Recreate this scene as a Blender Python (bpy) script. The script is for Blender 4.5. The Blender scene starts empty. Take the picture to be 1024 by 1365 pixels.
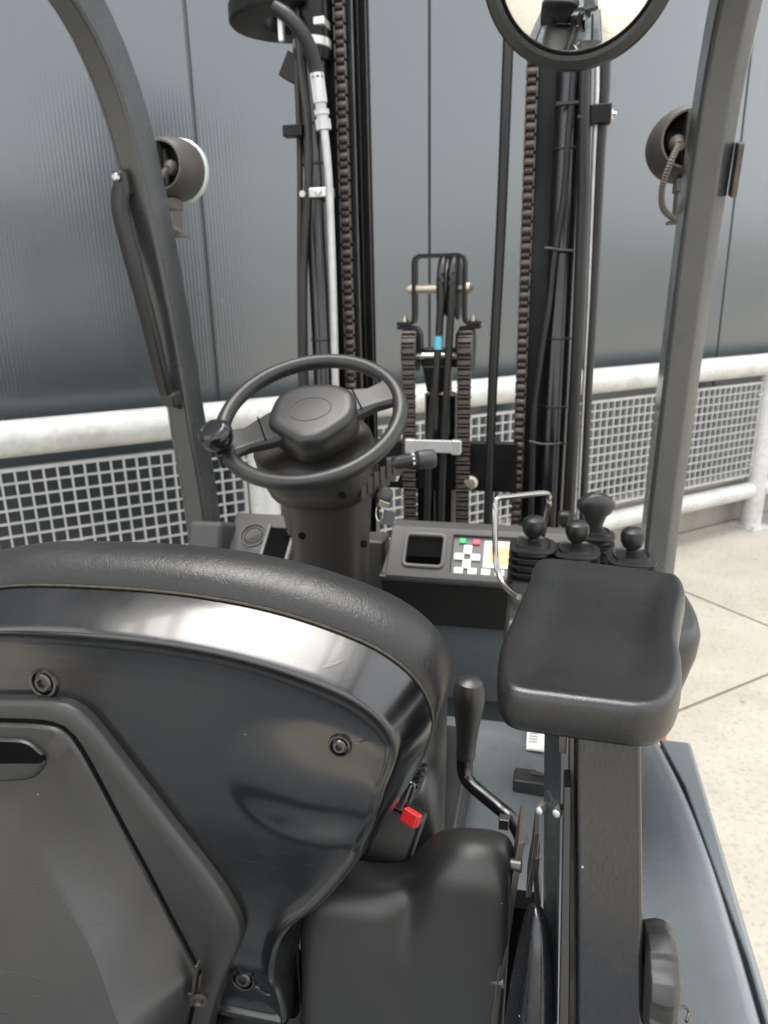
import bpy, bmesh, math, random
from mathutils import Matrix, Vector
random.seed(7)
PI = math.pi
S = bpy.context.scene
COL = S.collection

# ------------------------------------------------------------------ camera
cam_d = bpy.data.cameras.new('camera')
cam = bpy.data.objects.new('camera', cam_d)
COL.objects.link(cam)
rot = Matrix(((0.975486, -0.046371, 0.215122), (0.219239, 0.289297, -0.931795), (-0.019026, 0.956115, 0.292372)))
cam.matrix_world = Matrix.Translation((0.2860, 0.0000, 1.6200)) @ rot.to_4x4()
cam_d.sensor_fit = 'HORIZONTAL'
cam_d.sensor_width = 36.0
cam_d.lens = 33.750
cam_d.clip_start = 0.02
cam_d.clip_end = 1000.0
cam_d.dof.use_dof = True
cam_d.dof.focus_distance = 0.56
cam_d.dof.aperture_fstop = 15.0
S.camera = cam

# ------------------------------------------------------------------ sky, sun, exposure
SUN_EL, SUN_AZ = math.radians(76), math.radians(-50)     # azimuth clockwise from +Y
W = bpy.data.worlds.new('World')
S.world = W
W.use_nodes = True
wn, wl = W.node_tree.nodes, W.node_tree.links
wn.clear()
sky = wn.new('ShaderNodeTexSky')
sky.sky_type = 'NISHITA'
sky.sun_disc = False
sky.sun_elevation = SUN_EL
sky.sun_rotation = SUN_AZ
sky.dust_density = 4.0
hs = wn.new('ShaderNodeHueSaturation')
hs.inputs['Saturation'].default_value = 0.20             # overcast: nearly grey
bg = wn.new('ShaderNodeBackground')
bg.inputs['Strength'].default_value = 0.12
wo = wn.new('ShaderNodeOutputWorld')
wl.new(sky.outputs[0], hs.inputs['Color'])
deck = wn.new('ShaderNodeMix')                            # even cloud deck over the clear-sky gradient
deck.data_type = 'RGBA'
deck.inputs['Factor'].default_value = 0.55
deck.inputs[7].default_value = (6.25, 6.35, 6.45, 1)
wl.new(hs.outputs[0], deck.inputs[6])
wl.new(deck.outputs[2], bg.inputs['Color'])
wl.new(bg.outputs[0], wo.inputs['Surface'])
sd = bpy.data.lights.new('sun', 'SUN')
sd.energy = 1.5
sd.angle = math.radians(48)
sd.color = (1.0, 0.95, 0.88)
sun = bpy.data.objects.new('sun', sd)
COL.objects.link(sun)
dvec = Vector((math.sin(SUN_AZ) * math.cos(SUN_EL), math.cos(SUN_AZ) * math.cos(SUN_EL), math.sin(SUN_EL)))
sun.rotation_euler = dvec.to_track_quat('Z', 'Y').to_euler()
S.view_settings.view_transform = 'Standard'
S.view_settings.look = 'None'
S.view_settings.gamma = 1.0
S.view_settings.use_curve_mapping = False
S.view_settings.exposure = 2.0
S.render.engine = 'CYCLES'
S.cycles.max_bounces = 8
S.cycles.use_denoising = True

# ------------------------------------------------------------------ materials
MATS = {}
def nodes_of(name):
    m = bpy.data.materials.new(name)
    m.use_nodes = True
    n, l = m.node_tree.nodes, m.node_tree.links
    return m, n, l, n['Principled BSDF']

def mat(name, col, rough=0.5, metal=0.0, spec=0.5, coat=0.0, bump=None, var=0.15, vscale=6.0,
        rvar=0.1, dust=0.0, specks=0.0, scratch=0.0, streak=None):
    """painted / moulded surface: tone drift, uneven gloss, fine relief, dust film and specks."""
    m, n, l, b = nodes_of(name)
    tc = n.new('ShaderNodeTexCoord')
    src = tc.outputs['Object']
    n1 = n.new('ShaderNodeTexNoise'); n1.inputs['Scale'].default_value = vscale; n1.inputs['Detail'].default_value = 6
    l.new(src, n1.inputs['Vector'])
    mr = n.new('ShaderNodeMapRange')
    mr.inputs['From Min'].default_value = 0.3; mr.inputs['From Max'].default_value = 0.7
    mr.inputs['To Min'].default_value = 1 - var; mr.inputs['To Max'].default_value = 1 + var
    l.new(n1.outputs[0], mr.inputs['Value'])
    mul = n.new('ShaderNodeVectorMath'); mul.operation = 'SCALE'
    mul.inputs[0].default_value = col[:3]
    l.new(mr.outputs[0], mul.inputs['Scale'])
    colout = mul.outputs[0]
    if dust > 0:
        n2 = n.new('ShaderNodeTexNoise'); n2.inputs['Scale'].default_value = 9; n2.inputs['Detail'].default_value = 9
        n2.inputs['Roughness'].default_value = 0.7
        if streak:
            mp = n.new('ShaderNodeMapping'); mp.inputs['Scale'].default_value = streak
            l.new(src, mp.inputs['Vector']); l.new(mp.outputs[0], n2.inputs['Vector'])
        else:
            l.new(src, n2.inputs['Vector'])
        r2 = n.new('ShaderNodeMapRange'); r2.inputs['From Min'].default_value = 0.42; r2.inputs['From Max'].default_value = 0.8
        r2.inputs['To Max'].default_value = dust
        l.new(n2.outputs[0], r2.inputs['Value'])
        mx = n.new('ShaderNodeMix'); mx.data_type = 'RGBA'
        l.new(r2.outputs[0], mx.inputs['Factor']); l.new(colout, mx.inputs[6]); mx.inputs[7].default_value = (0.26, 0.25, 0.24, 1)
        colout = mx.outputs[2]
    if specks > 0:
        v = n.new('ShaderNodeTexVoronoi'); v.inputs['Scale'].default_value = 55; v.inputs['Randomness'].default_value = 1
        l.new(src, v.inputs['Vector'])
        lt = n.new('ShaderNodeMath'); lt.operation = 'LESS_THAN'; lt.inputs[1].default_value = 0.045
        l.new(v.outputs['Distance'], lt.inputs[0])
        sp = n.new('ShaderNodeSeparateColor'); l.new(v.outputs['Color'], sp.inputs[0])
        g2 = n.new('ShaderNodeMath'); g2.operation = 'GREATER_THAN'; g2.inputs[1].default_value = 1 - specks
        l.new(sp.outputs[0], g2.inputs[0])
        mm = n.new('ShaderNodeMath'); mm.operation = 'MULTIPLY'
        l.new(lt.outputs[0], mm.inputs[0]); l.new(g2.outputs[0], mm.inputs[1])
        mx = n.new('ShaderNodeMix'); mx.data_type = 'RGBA'
        l.new(mm.outputs[0], mx.inputs['Factor']); l.new(colout, mx.inputs[6]); mx.inputs[7].default_value = (0.34, 0.33, 0.31, 1)
        colout = mx.outputs[2]
    l.new(colout, b.inputs['Base Color'])
    n3 = n.new('ShaderNodeTexNoise'); n3.inputs['Scale'].default_value = 14; n3.inputs['Detail'].default_value = 8
    if streak:
        mp = n.new('ShaderNodeMapping'); mp.inputs['Scale'].default_value = streak
        l.new(src, mp.inputs['Vector']); l.new(mp.outputs[0], n3.inputs['Vector'])
    else:
        l.new(src, n3.inputs['Vector'])
    r3 = n.new('ShaderNodeMapRange'); r3.inputs['From Min'].default_value = 0.3; r3.inputs['From Max'].default_value = 0.7
    r3.inputs['To Min'].default_value = max(0.03, rough - rvar); r3.inputs['To Max'].default_value = min(1, rough + rvar)
    l.new(n3.outputs[0], r3.inputs['Value'])
    l.new(r3.outputs[0], b.inputs['Roughness'])
    b.inputs['Metallic'].default_value = metal
    b.inputs['Specular IOR Level'].default_value = spec
    b.inputs['Coat Weight'].default_value = coat
    b.inputs['Coat Roughness'].default_value = 0.08
    last = None
    def add_bump(sock, strength, dist):
        nonlocal last
        bn = n.new('ShaderNodeBump'); bn.inputs['Strength'].default_value = strength; bn.inputs['Distance'].default_value = dist
        l.new(sock, bn.inputs['Height'])
        if last: l.new(last, bn.inputs['Normal'])
        last = bn.outputs[0]
    if bump == 'leather':
        nz = n.new('ShaderNodeTexNoise'); nz.inputs['Scale'].default_value = 90; nz.inputs['Detail'].default_value = 3
        l.new(src, nz.inputs['Vector'])
        ad = n.new('ShaderNodeMix'); ad.data_type = 'VECTOR'; ad.inputs['Factor'].default_value = 0.018
        l.new(src, ad.inputs[4]); l.new(nz.outputs['Color'], ad.inputs[5])
        v = n.new('ShaderNodeTexVoronoi'); v.feature = 'DISTANCE_TO_EDGE'; v.inputs['Scale'].default_value = 430
        l.new(ad.outputs[1], v.inputs['Vector'])
        rr = n.new('ShaderNodeMapRange'); rr.inputs['From Max'].default_value = 0.12
        l.new(v.outputs['Distance'], rr.inputs['Value'])
        add_bump(rr.outputs[0], 0.22, 0.00028)
        v2 = n.new('ShaderNodeTexNoise'); v2.inputs['Scale'].default_value = 220; v2.inputs['Detail'].default_value = 5
        l.new(src, v2.inputs['Vector']); add_bump(v2.outputs[0], 0.12, 0.0003)
    elif bump == 'wrinkle':
        nz = n.new('ShaderNodeTexNoise'); nz.inputs['Scale'].default_value = 38; nz.inputs['Detail'].default_value = 4
        l.new(src, nz.inputs['Vector'])
        ad = n.new('ShaderNodeMix'); ad.data_type = 'VECTOR'; ad.inputs['Factor'].default_value = 0.03
        l.new(src, ad.inputs[4]); l.new(nz.outputs['Color'], ad.inputs[5])
        mp = n.new('ShaderNodeMapping'); mp.inputs['Scale'].default_value = (210, 85, 85); mp.inputs['Rotation'].default_value = (0, 0.3, 0.25)
        l.new(ad.outputs[1], mp.inputs['Vector'])
        v = n.new('ShaderNodeTexVoronoi'); v.feature = 'DISTANCE_TO_EDGE'; v.inputs['Scale'].default_value = 1.0
        l.new(mp.outputs[0], v.inputs['Vector'])
        rr = n.new('ShaderNodeMapRange'); rr.inputs['From Max'].default_value = 0.08
        l.new(v.outputs['Distance'], rr.inputs['Value'])
        add_bump(rr.outputs[0], 0.20, 0.0005)
        v3 = n.new('ShaderNodeTexVoronoi'); v3.feature = 'DISTANCE_TO_EDGE'; v3.inputs['Scale'].default_value = 480
        l.new(ad.outputs[1], v3.inputs['Vector'])
        r4 = n.new('ShaderNodeMapRange'); r4.inputs['From Max'].default_value = 0.15
        l.new(v3.outputs['Distance'], r4.inputs['Value']); add_bump(r4.outputs[0], 0.18, 0.0004)
    elif bump == 'grain':
        nz = n.new('ShaderNodeTexNoise'); nz.inputs['Scale'].default_value = 900; nz.inputs['Detail'].default_value = 2
        l.new(src, nz.inputs['Vector']); add_bump(nz.outputs[0], 0.25, 0.0005)
    elif bump == 'moulded':
        nz = n.new('ShaderNodeTexNoise'); nz.inputs['Scale'].default_value = 200; nz.inputs['Detail'].default_value = 2
        l.new(src, nz.inputs['Vector']); add_bump(nz.outputs[0], 0.05, 0.0004)
        nz = n.new('ShaderNodeTexNoise'); nz.inputs['Scale'].default_value = 18; nz.inputs['Detail'].default_value = 1
        l.new(src, nz.inputs['Vector']); add_bump(nz.outputs[0], 0.06, 0.003)
    elif bump == 'peel':
        nz = n.new('ShaderNodeTexNoise'); nz.inputs['Scale'].default_value = 160; nz.inputs['Detail'].default_value = 2
        l.new(src, nz.inputs['Vector']); add_bump(nz.outputs[0], 0.10, 0.0006)
        nz = n.new('ShaderNodeTexNoise'); nz.inputs['Scale'].default_value = 16; nz.inputs['Detail'].default_value = 2
        l.new(src, nz.inputs['Vector']); add_bump(nz.outputs[0], 0.12, 0.004)
    if scratch > 0:
        mp = n.new('ShaderNodeMapping'); mp.inputs['Scale'].default_value = (30, 30, 420); mp.inputs['Rotation'].default_value = (0.5, 0.9, 0.3)
        l.new(src, mp.inputs['Vector'])
        nz = n.new('ShaderNodeTexNoise'); nz.inputs['Scale'].default_value = 1.0; nz.inputs['Detail'].default_value = 3
        l.new(mp.outputs[0], nz.inputs['Vector'])
        rr = n.new('ShaderNodeMapRange'); rr.inputs['From Min'].default_value = 0.66; rr.inputs['From Max'].default_value = 0.72
        l.new(nz.outputs[0], rr.inputs['Value']); add_bump(rr.outputs[0], scratch, 0.0006)
    if last: l.new(last, b.inputs['Normal'])
    MATS[name] = m
    return m

mat('shell_plastic', (0.0036, 0.0038, 0.0045), 0.24, spec=0.8, coat=0.3, bump='moulded', rvar=0.09, specks=0.22, scratch=0.10)
mat('leather', (0.0050, 0.0050, 0.0052), 0.30, spec=0.65, bump='leather', rvar=0.05, dust=0.008, specks=0.02)
mat('leather_soft', (0.0105, 0.0105, 0.0105), 0.40, spec=0.5, bump='wrinkle', rvar=0.07, dust=0.015)
mat('cover_plastic', (0.0195, 0.019, 0.0185), 0.40, spec=0.65, bump='grain', dust=0.03, specks=0.25, scratch=0.16, rvar=0.10)
mat('cover_light', (0.040, 0.044, 0.047), 0.42, bump='grain', dust=0.08, specks=0.12, rvar=0.06)
mat('satin_plastic', (0.016, 0.0155, 0.015), 0.36, spec=0.5, bump='grain', dust=0.02, rvar=0.05)
mat('dash_plastic', (0.046, 0.044, 0.042), 0.46, bump='grain', dust=0.04, rvar=0.05)
mat('column_plastic', (0.026, 0.023, 0.021), 0.42, bump='grain', dust=0.02, rvar=0.05)
mat('shade_black', (0.004, 0.004, 0.004), 0.8, spec=0.05)  # matte near-black: paints in the shade of holes, recesses and gaps
mat('slate_paint', (0.100, 0.114, 0.122), 0.26, coat=0.5, bump='peel', var=0.06, specks=0.18, scratch=0.06, dust=0.06, rvar=0.06)
mat('guard_paint', (0.037, 0.041, 0.043), 0.26, coat=0.35, bump='peel', var=0.06, specks=0.04, dust=0.05)
mat('guard_side', (0.040, 0.050, 0.054), 0.30, coat=0.2, bump='peel', var=0.06)
mat('mast_black', (0.004, 0.004, 0.0045), 0.36, spec=0.3, bump='peel', dust=0.006, rvar=0.10)
mat('column_black', (0.007, 0.0077, 0.0098), 0.22, spec=0.7, bump='peel', dust=0.012, specks=0.35, streak=(40, 40, 2.0), rvar=0.10)
mat('cyl_black', (0.006, 0.006, 0.008), 0.20, spec=0.6, bump='peel', rvar=0.05)
mat('rubber', (0.010, 0.0097, 0.0097), 0.40, spec=0.45, bump='grain', rvar=0.08, dust=0.02)
mat('hose_grey', (0.028, 0.025, 0.024), 0.45, bump='grain', rvar=0.08)
mat('tyre', (0.018, 0.018, 0.018), 0.8, bump='grain', dust=0.2)
mat('zinc', (0.62, 0.63, 0.62), 0.30, metal=0.9, rvar=0.10, var=0.1, vscale=40)
mat('zinc_pale', (0.55, 0.56, 0.55), 0.34, metal=0.5, rvar=0.10, var=0.12, vscale=30)
mat('zinc_yellow', (0.55, 0.50, 0.40), 0.34, metal=0.7, var=0.15, vscale=40)
mat('steel_dark', (0.10, 0.095, 0.09), 0.35, metal=0.8, var=0.2, vscale=30)
mat('steel_worn', (0.11, 0.095, 0.082), 0.42, metal=0.6, var=0.45, vscale=25, rvar=0.15)
mat('chain_steel', (0.105, 0.088, 0.078), 0.42, metal=0.55, var=0.35, vscale=60)
mat('chain_dark', (0.022, 0.018, 0.016), 0.40, metal=0.5, var=0.4, vscale=60)
mat('chrome', (0.34, 0.32, 0.31), 0.20, metal=1.0, rvar=0.04)
mat('white_label', (0.80, 0.80, 0.78), 0.5)
mat('red_button', (0.75, 0.03, 0.03), 0.35, var=0.03)
mat('green_button', (0.03, 0.42, 0.16), 0.4, var=0.03)
mat('pink_button', (0.75, 0.08, 0.11), 0.4, var=0.03)
mat('key_white', (0.78, 0.80, 0.76), 0.45, var=0.05)
mat('panel_grey', (0.115, 0.112, 0.112), 0.4)
mat('screen_amber', (0.80, 0.52, 0.24), 0.3, var=0.12, vscale=60)
mat('print_grey', (0.30, 0.30, 0.30), 0.5)
mat('blue_cap', (0.10, 0.45, 0.60), 0.4)
mat('orange_lens', (0.85, 0.12, 0.03), 0.3)
mat('lens_white', (0.50, 0.57, 0.52), 0.15, coat=0.5)
mat('lamp_housing', (0.050, 0.044, 0.040), 0.50, bump='grain', dust=0.12)
mat('lamp_rubber', (0.11, 0.095, 0.08), 0.55, dust=0.15)
mat('seam', (0.045, 0.038, 0.028), 0.9, var=0.3, vscale=200)
mat('plinth', (0.31, 0.285, 0.25), 0.85, var=0.15, vscale=4)
mat('bark', (0.07, 0.05, 0.035), 0.9, var=0.3)
mat('leaf', (0.10, 0.17, 0.04), 0.6, var=0.5, vscale=3)
mat('joint_strip', (0.030, 0.034, 0.036), 0.35, spec=0.9)

def galvanised():
    m, n, l, b = nodes_of('galvanised')
    tc = n.new('ShaderNodeTexCoord')
    v = n.new('ShaderNodeTexVoronoi'); v.inputs['Scale'].default_value = 45
    l.new(tc.outputs['Object'], v.inputs['Vector'])
    nz = n.new('ShaderNodeTexNoise'); nz.inputs['Scale'].default_value = 7; nz.inputs['Detail'].default_value = 8; nz.inputs['Roughness'].default_value = 0.65
    l.new(tc.outputs['Object'], nz.inputs['Vector'])
    sp = n.new('ShaderNodeSeparateColor'); l.new(v.outputs['Color'], sp.inputs[0])
    ad = n.new('ShaderNodeMath'); ad.operation = 'MULTIPLY_ADD'; ad.inputs[1].default_value = 0.25
    l.new(sp.outputs[0], ad.inputs[0]); l.new(nz.outputs[0], ad.inputs[2])
    cr = n.new('ShaderNodeValToRGB')
    cr.color_ramp.elements[0].position = 0.35; cr.color_ramp.elements[0].color = (0.44, 0.43, 0.40, 1)
    cr.color_ramp.elements[1].position = 0.75; cr.color_ramp.elements[1].color = (0.58, 0.585, 0.565, 1)
    l.new(ad.outputs[0], cr.inputs[0]); l.new(cr.outputs[0], b.inputs['Base Color'])
    b.inputs['Metallic'].default_value = 0.15
    b.inputs['Roughness'].default_value = 0.42
    MATS['galvanised'] = m
galvanised()
mat('mesh_zinc', (0.43, 0.43, 0.425), 0.5, metal=0.2, var=0.12, vscale=15)

def cladding():
    m, n, l, b = nodes_of('cladding')
    tc = n.new('ShaderNodeTexCoord')
    b.inputs['Base Color'].default_value = (0.026, 0.035, 0.040, 1)
    nz = n.new('ShaderNodeTexNoise'); nz.inputs['Scale'].default_value = 1.3; nz.inputs['Detail'].default_value = 6
    l.new(tc.outputs['Object'], nz.inputs['Vector'])
    rr = n.new('ShaderNodeMapRange'); rr.inputs['From Min'].default_value = 0.3; rr.inputs['From Max'].default_value = 0.7
    rr.inputs['To Min'].default_value = 0.21; rr.inputs['To Max'].default_value = 0.28
    l.new(nz.outputs[0], rr.inputs['Value']); l.new(rr.outputs[0], b.inputs['Roughness'])
    b.inputs['Specular IOR Level'].default_value = 0.9
    b.inputs['Specular Tint'].default_value = (0.94, 0.98, 1.0, 1)
    b.inputs['IOR'].default_value = 1.52
    b.inputs['Coat Weight'].default_value = 1.0
    b.inputs['Coat Roughness'].default_value = 0.22
    # fine vertical ribs, 15 mm pitch, along the panel's own x
    sx = n.new('ShaderNodeSeparateXYZ'); l.new(tc.outputs['Object'], sx.inputs[0])
    mu = n.new('ShaderNodeMath'); mu.operation = 'MULTIPLY'; mu.inputs[1].default_value = 2 * PI / 0.0155
    l.new(sx.outputs[0], mu.inputs[0])
    si = n.new('ShaderNodeMath'); si.operation = 'SINE'; l.new(mu.outputs[0], si.inputs[0])
    bn = n.new('ShaderNodeBump'); bn.inputs['Strength'].default_value = 0.15; bn.inputs['Distance'].default_value = 0.002
    wv = n.new('ShaderNodeTexNoise'); wv.inputs['Scale'].default_value = 1.6; wv.inputs['Detail'].default_value = 2
    l.new(tc.outputs['Object'], wv.inputs['Vector'])
    b2 = n.new('ShaderNodeBump'); b2.inputs['Strength'].default_value = 0.25; b2.inputs['Distance'].default_value = 0.02
    l.new(wv.outputs[0], b2.inputs['Height']); l.new(b2.outputs[0], bn.inputs['Normal'])
    l.new(si.outputs[0], bn.inputs['Height']); l.new(bn.outputs[0], b.inputs['Normal'])
    # splash marks and dirt specks
    v = n.new('ShaderNodeTexVoronoi'); v.inputs['Scale'].default_value = 3.2
    l.new(tc.outputs['Object'], v.inputs['Vector'])
    lt = n.new('ShaderNodeMath'); lt.operation = 'LESS_THAN'; lt.inputs[1].default_value = 0.028
    l.new(v.outputs['Distance'], lt.inputs[0])
    mx = n.new('ShaderNodeMix'); mx.data_type = 'RGBA'; mx.inputs[6].default_value = (0.026, 0.035, 0.040, 1); mx.inputs[7].default_value = (0.12, 0.115, 0.10, 1)
    l.new(lt.outputs[0], mx.inputs['Factor']); l.new(mx.outputs[2], b.inputs['Base Color'])
    MATS['cladding'] = m
cladding()

def concrete(name, c0, c1, dark):
    m, n, l, b = nodes_of(name)
    g = n.new('ShaderNodeNewGeometry')
    def noise(scale, detail=8, rough=0.6):
        z = n.new('ShaderNodeTexNoise'); z.inputs['Scale'].default_value = scale; z.inputs['Detail'].default_value = detail; z.inputs['Roughness'].default_value = rough
        l.new(g.outputs['Position'], z.inputs['Vector']); return z.outputs[0]
    cr = n.new('ShaderNodeValToRGB'); l.new(noise(3.0), cr.inputs[0])
    cr.color_ramp.elements[0].position = 0.3; cr.color_ramp.elements[0].color = (*c0, 1)
    cr.color_ramp.elements[1].position = 0.68; cr.color_ramp.elements[1].color = (*c1, 1)
    # aggregate
    r2 = n.new('ShaderNodeMapRange'); r2.inputs['From Min'].default_value = 0.52; r2.inputs['From Max'].default_value = 0.72
    r2.inputs['To Max'].default_value = 0.75
    l.new(noise(48, 8, 0.72), r2.inputs['Value'])
    mx = n.new('ShaderNodeMix'); mx.data_type = 'RGBA'; mx.inputs[7].default_value = (*dark, 1)
    l.new(r2.outputs[0], mx.inputs['Factor']); l.new(cr.outputs[0], mx.inputs[6])
    # stains
    r3 = n.new('ShaderNodeMapRange'); r3.inputs['From Min'].default_value = 0.60; r3.inputs['From Max'].default_value = 0.75
    r3.inputs['To Max'].default_value = 0.45
    l.new(noise(1.1, 10, 0.7), r3.inputs['Value'])
    mx2 = n.new('ShaderNodeMix'); mx2.data_type = 'RGBA'; mx2.inputs[7].default_value = (0.22, 0.175, 0.12, 1)
    l.new(r3.outputs[0], mx2.inputs['Factor']); l.new(mx.outputs[2], mx2.inputs[6])
    sv = n.new('ShaderNodeTexVoronoi'); sv.inputs['Scale'].default_value = 4.5
    l.new(g.outputs['Position'], sv.inputs['Vector'])
    sr = n.new('ShaderNodeMapRange'); sr.inputs['From Min'].default_value = 0.075; sr.inputs['From Max'].default_value = 0.035
    sr.inputs['To Max'].default_value = 0.55
    l.new(sv.outputs['Distance'], sr.inputs['Value'])
    mx3 = n.new('ShaderNodeMix'); mx3.data_type = 'RGBA'; mx3.inputs[7].default_value = (0.10, 0.09, 0.07, 1)
    l.new(sr.outputs[0], mx3.inputs['Factor']); l.new(mx2.outputs[2], mx3.inputs[6])
    l.new(mx3.outputs[2], b.inputs['Base Color'])
    b.inputs['Roughness'].default_value = 0.9
    bn = n.new('ShaderNodeBump'); bn.inputs['Strength'].default_value = 0.8; bn.inputs['Distance'].default_value = 0.009
    l.new(noise(38, 10, 0.75), bn.inputs['Height']); l.new(bn.outputs[0], b.inputs['Normal'])
    MATS[name] = m
concrete('concrete', (0.360, 0.330, 0.275), (0.445, 0.414, 0.356), (0.175, 0.15, 0.11))
concrete('ground_far', (0.23, 0.21, 0.185), (0.29, 0.27, 0.24), (0.15, 0.135, 0.11))
concrete('joint_dirt', (0.12, 0.10, 0.08), (0.18, 0.15, 0.11), (0.06, 0.05, 0.04))

def mirror_mat():
    m, n, l, b = nodes_of('mirror')
    b.inputs['Base Color'].default_value = (0.92, 0.92, 0.90, 1)
    b.inputs['Metallic'].default_value = 1.0
    b.inputs['Roughness'].default_value = 0.02
    MATS['mirror'] = m
mirror_mat()

# ------------------------------------------------------------------ mesh helpers
def V(*a): return Vector(a[0]) if len(a) == 1 else Vector(a)

class MB:
    def __init__(s): s.v = []; s.f = []
    def add(s, vs, fs):
        o = len(s.v); s.v += [tuple(p) for p in vs]; s.f += [tuple(i + o for i in f) for f in fs]
        return s
    def box(s, c, size, rot=None):
        c = V(c); hx, hy, hz = (k / 2 for k in size)
        vs = [Vector((x, y, z)) for x in (-hx, hx) for y in (-hy, hy) for z in (-hz, hz)]
        if rot is not None:
            M = rot if isinstance(rot, Matrix) else Matrix.Rotation(rot, 3, 'Z')
            vs = [M @ p for p in vs]
        vs = [p + c for p in vs]
        return s.add(vs, [(0, 1, 3, 2), (4, 6, 7, 5), (0, 4, 5, 1), (2, 3, 7, 6), (0, 2, 6, 4), (1, 5, 7, 3)])
    def bar(s, a, b, w, h, up=(0, 0, 1)):
        a, b = V(a), V(b); z = (b - a); L = z.length; z.normalize()
        x = V(up).cross(z)
        if x.length < 1e-4: x = Vector((1, 0, 0)).cross(z)
        x.normalize(); y = z.cross(x)
        M = Matrix((x, y, z)).transposed()
        return s.box((a + b) / 2, (w, h, L), M)
    def rings(s, rings, cap0=True, cap1=True, closed=False, loop=True):
        o = len(s.v); m = len(rings[0]); n = len(rings)
        for r in rings: s.v += [tuple(p) for p in r]
        k = n if closed else n - 1
        mm = m if loop else m - 1
        for i in range(k):
            i2 = (i + 1) % n
            for j in range(mm):
                j2 = (j + 1) % m
                s.f.append((o + i * m + j, o + i * m + j2, o + i2 * m + j2, o + i2 * m + j))
        if not closed and loop:
            if cap0: s.f.append(tuple(o + j for j in reversed(range(m))))
            if cap1: s.f.append(tuple(o + (n - 1) * m + j for j in range(m)))
        return s
    def sweep(s, prof, path, up=(0, 0, 1), closed=False, scale=None, cap=True):
        """prof: (x,y) pairs; x along side axis, y along the axis nearest to up."""
        path = [V(p) for p in path]; n = len(path); R = []
        px = None
        for i, p in enumerate(path):
            a = path[(i - 1) % n] if (i or closed) else p
            b = path[(i + 1) % n] if (i < n - 1 or closed) else p
            t = (b - a).normalized()
            x = t.cross(V(up))
            if x.length < 1e-3: x = px if px is not None else t.orthogonal()
            x = (x - t * x.dot(t)).normalized()
            if px is not None and x.dot(px) < 0: x = -x
            px = x
            y = x.cross(t)
            k = scale[i] if scale else 1
            R.append([p + x * (q[0] * k) + y * (q[1] * k) for q in prof])
        return s.rings(R, cap, cap, closed)
    def tube(s, path, r, n=12, closed=False, up=(0.13, 0.21, 0.97)):
        path = [V(p) for p in path]
        prof = [(math.cos(2 * PI * k / n), math.sin(2 * PI * k / n)) for k in range(n)]
        sc = list(r) if isinstance(r, (list, tuple)) else [r] * len(path)
        return s.sweep(prof, path, up, closed, sc)
    def lathe(s, prof, M=None, n=24, cap=True):
        M = M or Matrix()
        R = [[M @ Vector((r * math.cos(2 * PI * k / n), r * math.sin(2 * PI * k / n), z)) for k in range(n)] for r, z in prof]
        return s.rings(R, cap, cap)
    def prism(s, poly, M, h):
        """poly in local xy, extruded along local z by h"""
        a = [M @ Vector((x, y, 0)) for x, y in poly]; b = [M @ Vector((x, y, h)) for x, y in poly]
        return s.rings([a, b])
    def grid(s, P):
        nu, nv = len(P), len(P[0]); o = len(s.v)
        for r in P: s.v += [tuple(p) for p in r]
        for i in range(nu - 1):
            for j in range(nv - 1):
                s.f.append((o + i * nv + j, o + i * nv + j + 1, o + (i + 1) * nv + j + 1, o + (i + 1) * nv + j))
        return s
    def holed(s, xs, ys, holes, M, h):
        """plate on a grid of xs, ys (local), cells in holes left open, thickness h along local +z"""
        nx, ny = len(xs) - 1, len(ys) - 1
        inc = lambda i, j: 0 <= i < nx and 0 <= j < ny and (i, j) not in holes
        idx = {}; o = len(s.v)
        def vid(i, j, t):
            if (i, j, t) not in idx:
                idx[(i, j, t)] = len(s.v); s.v.append(tuple(M @ Vector((xs[i], ys[j], h * t))))
            return idx[(i, j, t)]
        for i in range(nx):
            for j in range(ny):
                if not inc(i, j): continue
                s.f.append((vid(i, j, 1), vid(i + 1, j, 1), vid(i + 1, j + 1, 1), vid(i, j + 1, 1)))
                s.f.append((vid(i, j, 0), vid(i, j + 1, 0), vid(i + 1, j + 1, 0), vid(i + 1, j, 0)))
                for di, dj, a, b in ((-1, 0, (i, j + 1), (i, j)), (1, 0, (i + 1, j), (i + 1, j + 1)), (0, -1, (i, j), (i + 1, j)), (0, 1, (i + 1, j + 1), (i, j + 1))):
                    if not inc(i + di, j + dj):
                        s.f.append((vid(*a, 0), vid(*b, 0), vid(*b, 1), vid(*a, 1)))
        return s
    def mesh(s, name, material, smooth=35):
        me = bpy.data.meshes.new(name)
        me.from_pydata(s.v, [], s.f)
        bm = bmesh.new(); bm.from_mesh(me); bmesh.ops.recalc_face_normals(bm, faces=bm.faces); bm.to_mesh(me); bm.free()
        me.materials.append(MATS[material])
        if smooth:
            me.shade_smooth()
            if smooth < 180: me.set_sharp_from_angle(angle=math.radians(smooth))
        return me
    def build(s, name, material, parent=None, bevel=0, seg=2, smooth=35, subd=0, origin=None):
        if bevel: smooth = 180
        if origin is not None:
            oo = V(origin); s.v = [tuple(V(p) - oo) for p in s.v]
        o = bpy.data.objects.new(name, s.mesh(name, material, smooth))
        COL.objects.link(o)
        if origin is not None: o.location = origin
        if parent is not None: adopt(o, parent)
        if bevel:
            b = o.modifiers.new('bevel', 'BEVEL'); b.width = bevel; b.segments = seg; b.limit_method = 'ANGLE'; b.angle_limit = math.radians(28); b.harden_normals = True
        if subd:
            m = o.modifiers.new('sub', 'SUBSURF'); m.levels = subd; m.render_levels = subd
        return o

def world_of(o):
    M = o.matrix_basis.copy()
    if o.parent: M = world_of(o.parent) @ o.matrix_parent_inverse @ M
    return M
def adopt(o, parent):
    o.parent = parent
    o.matrix_parent_inverse = world_of(parent).inverted()

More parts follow.
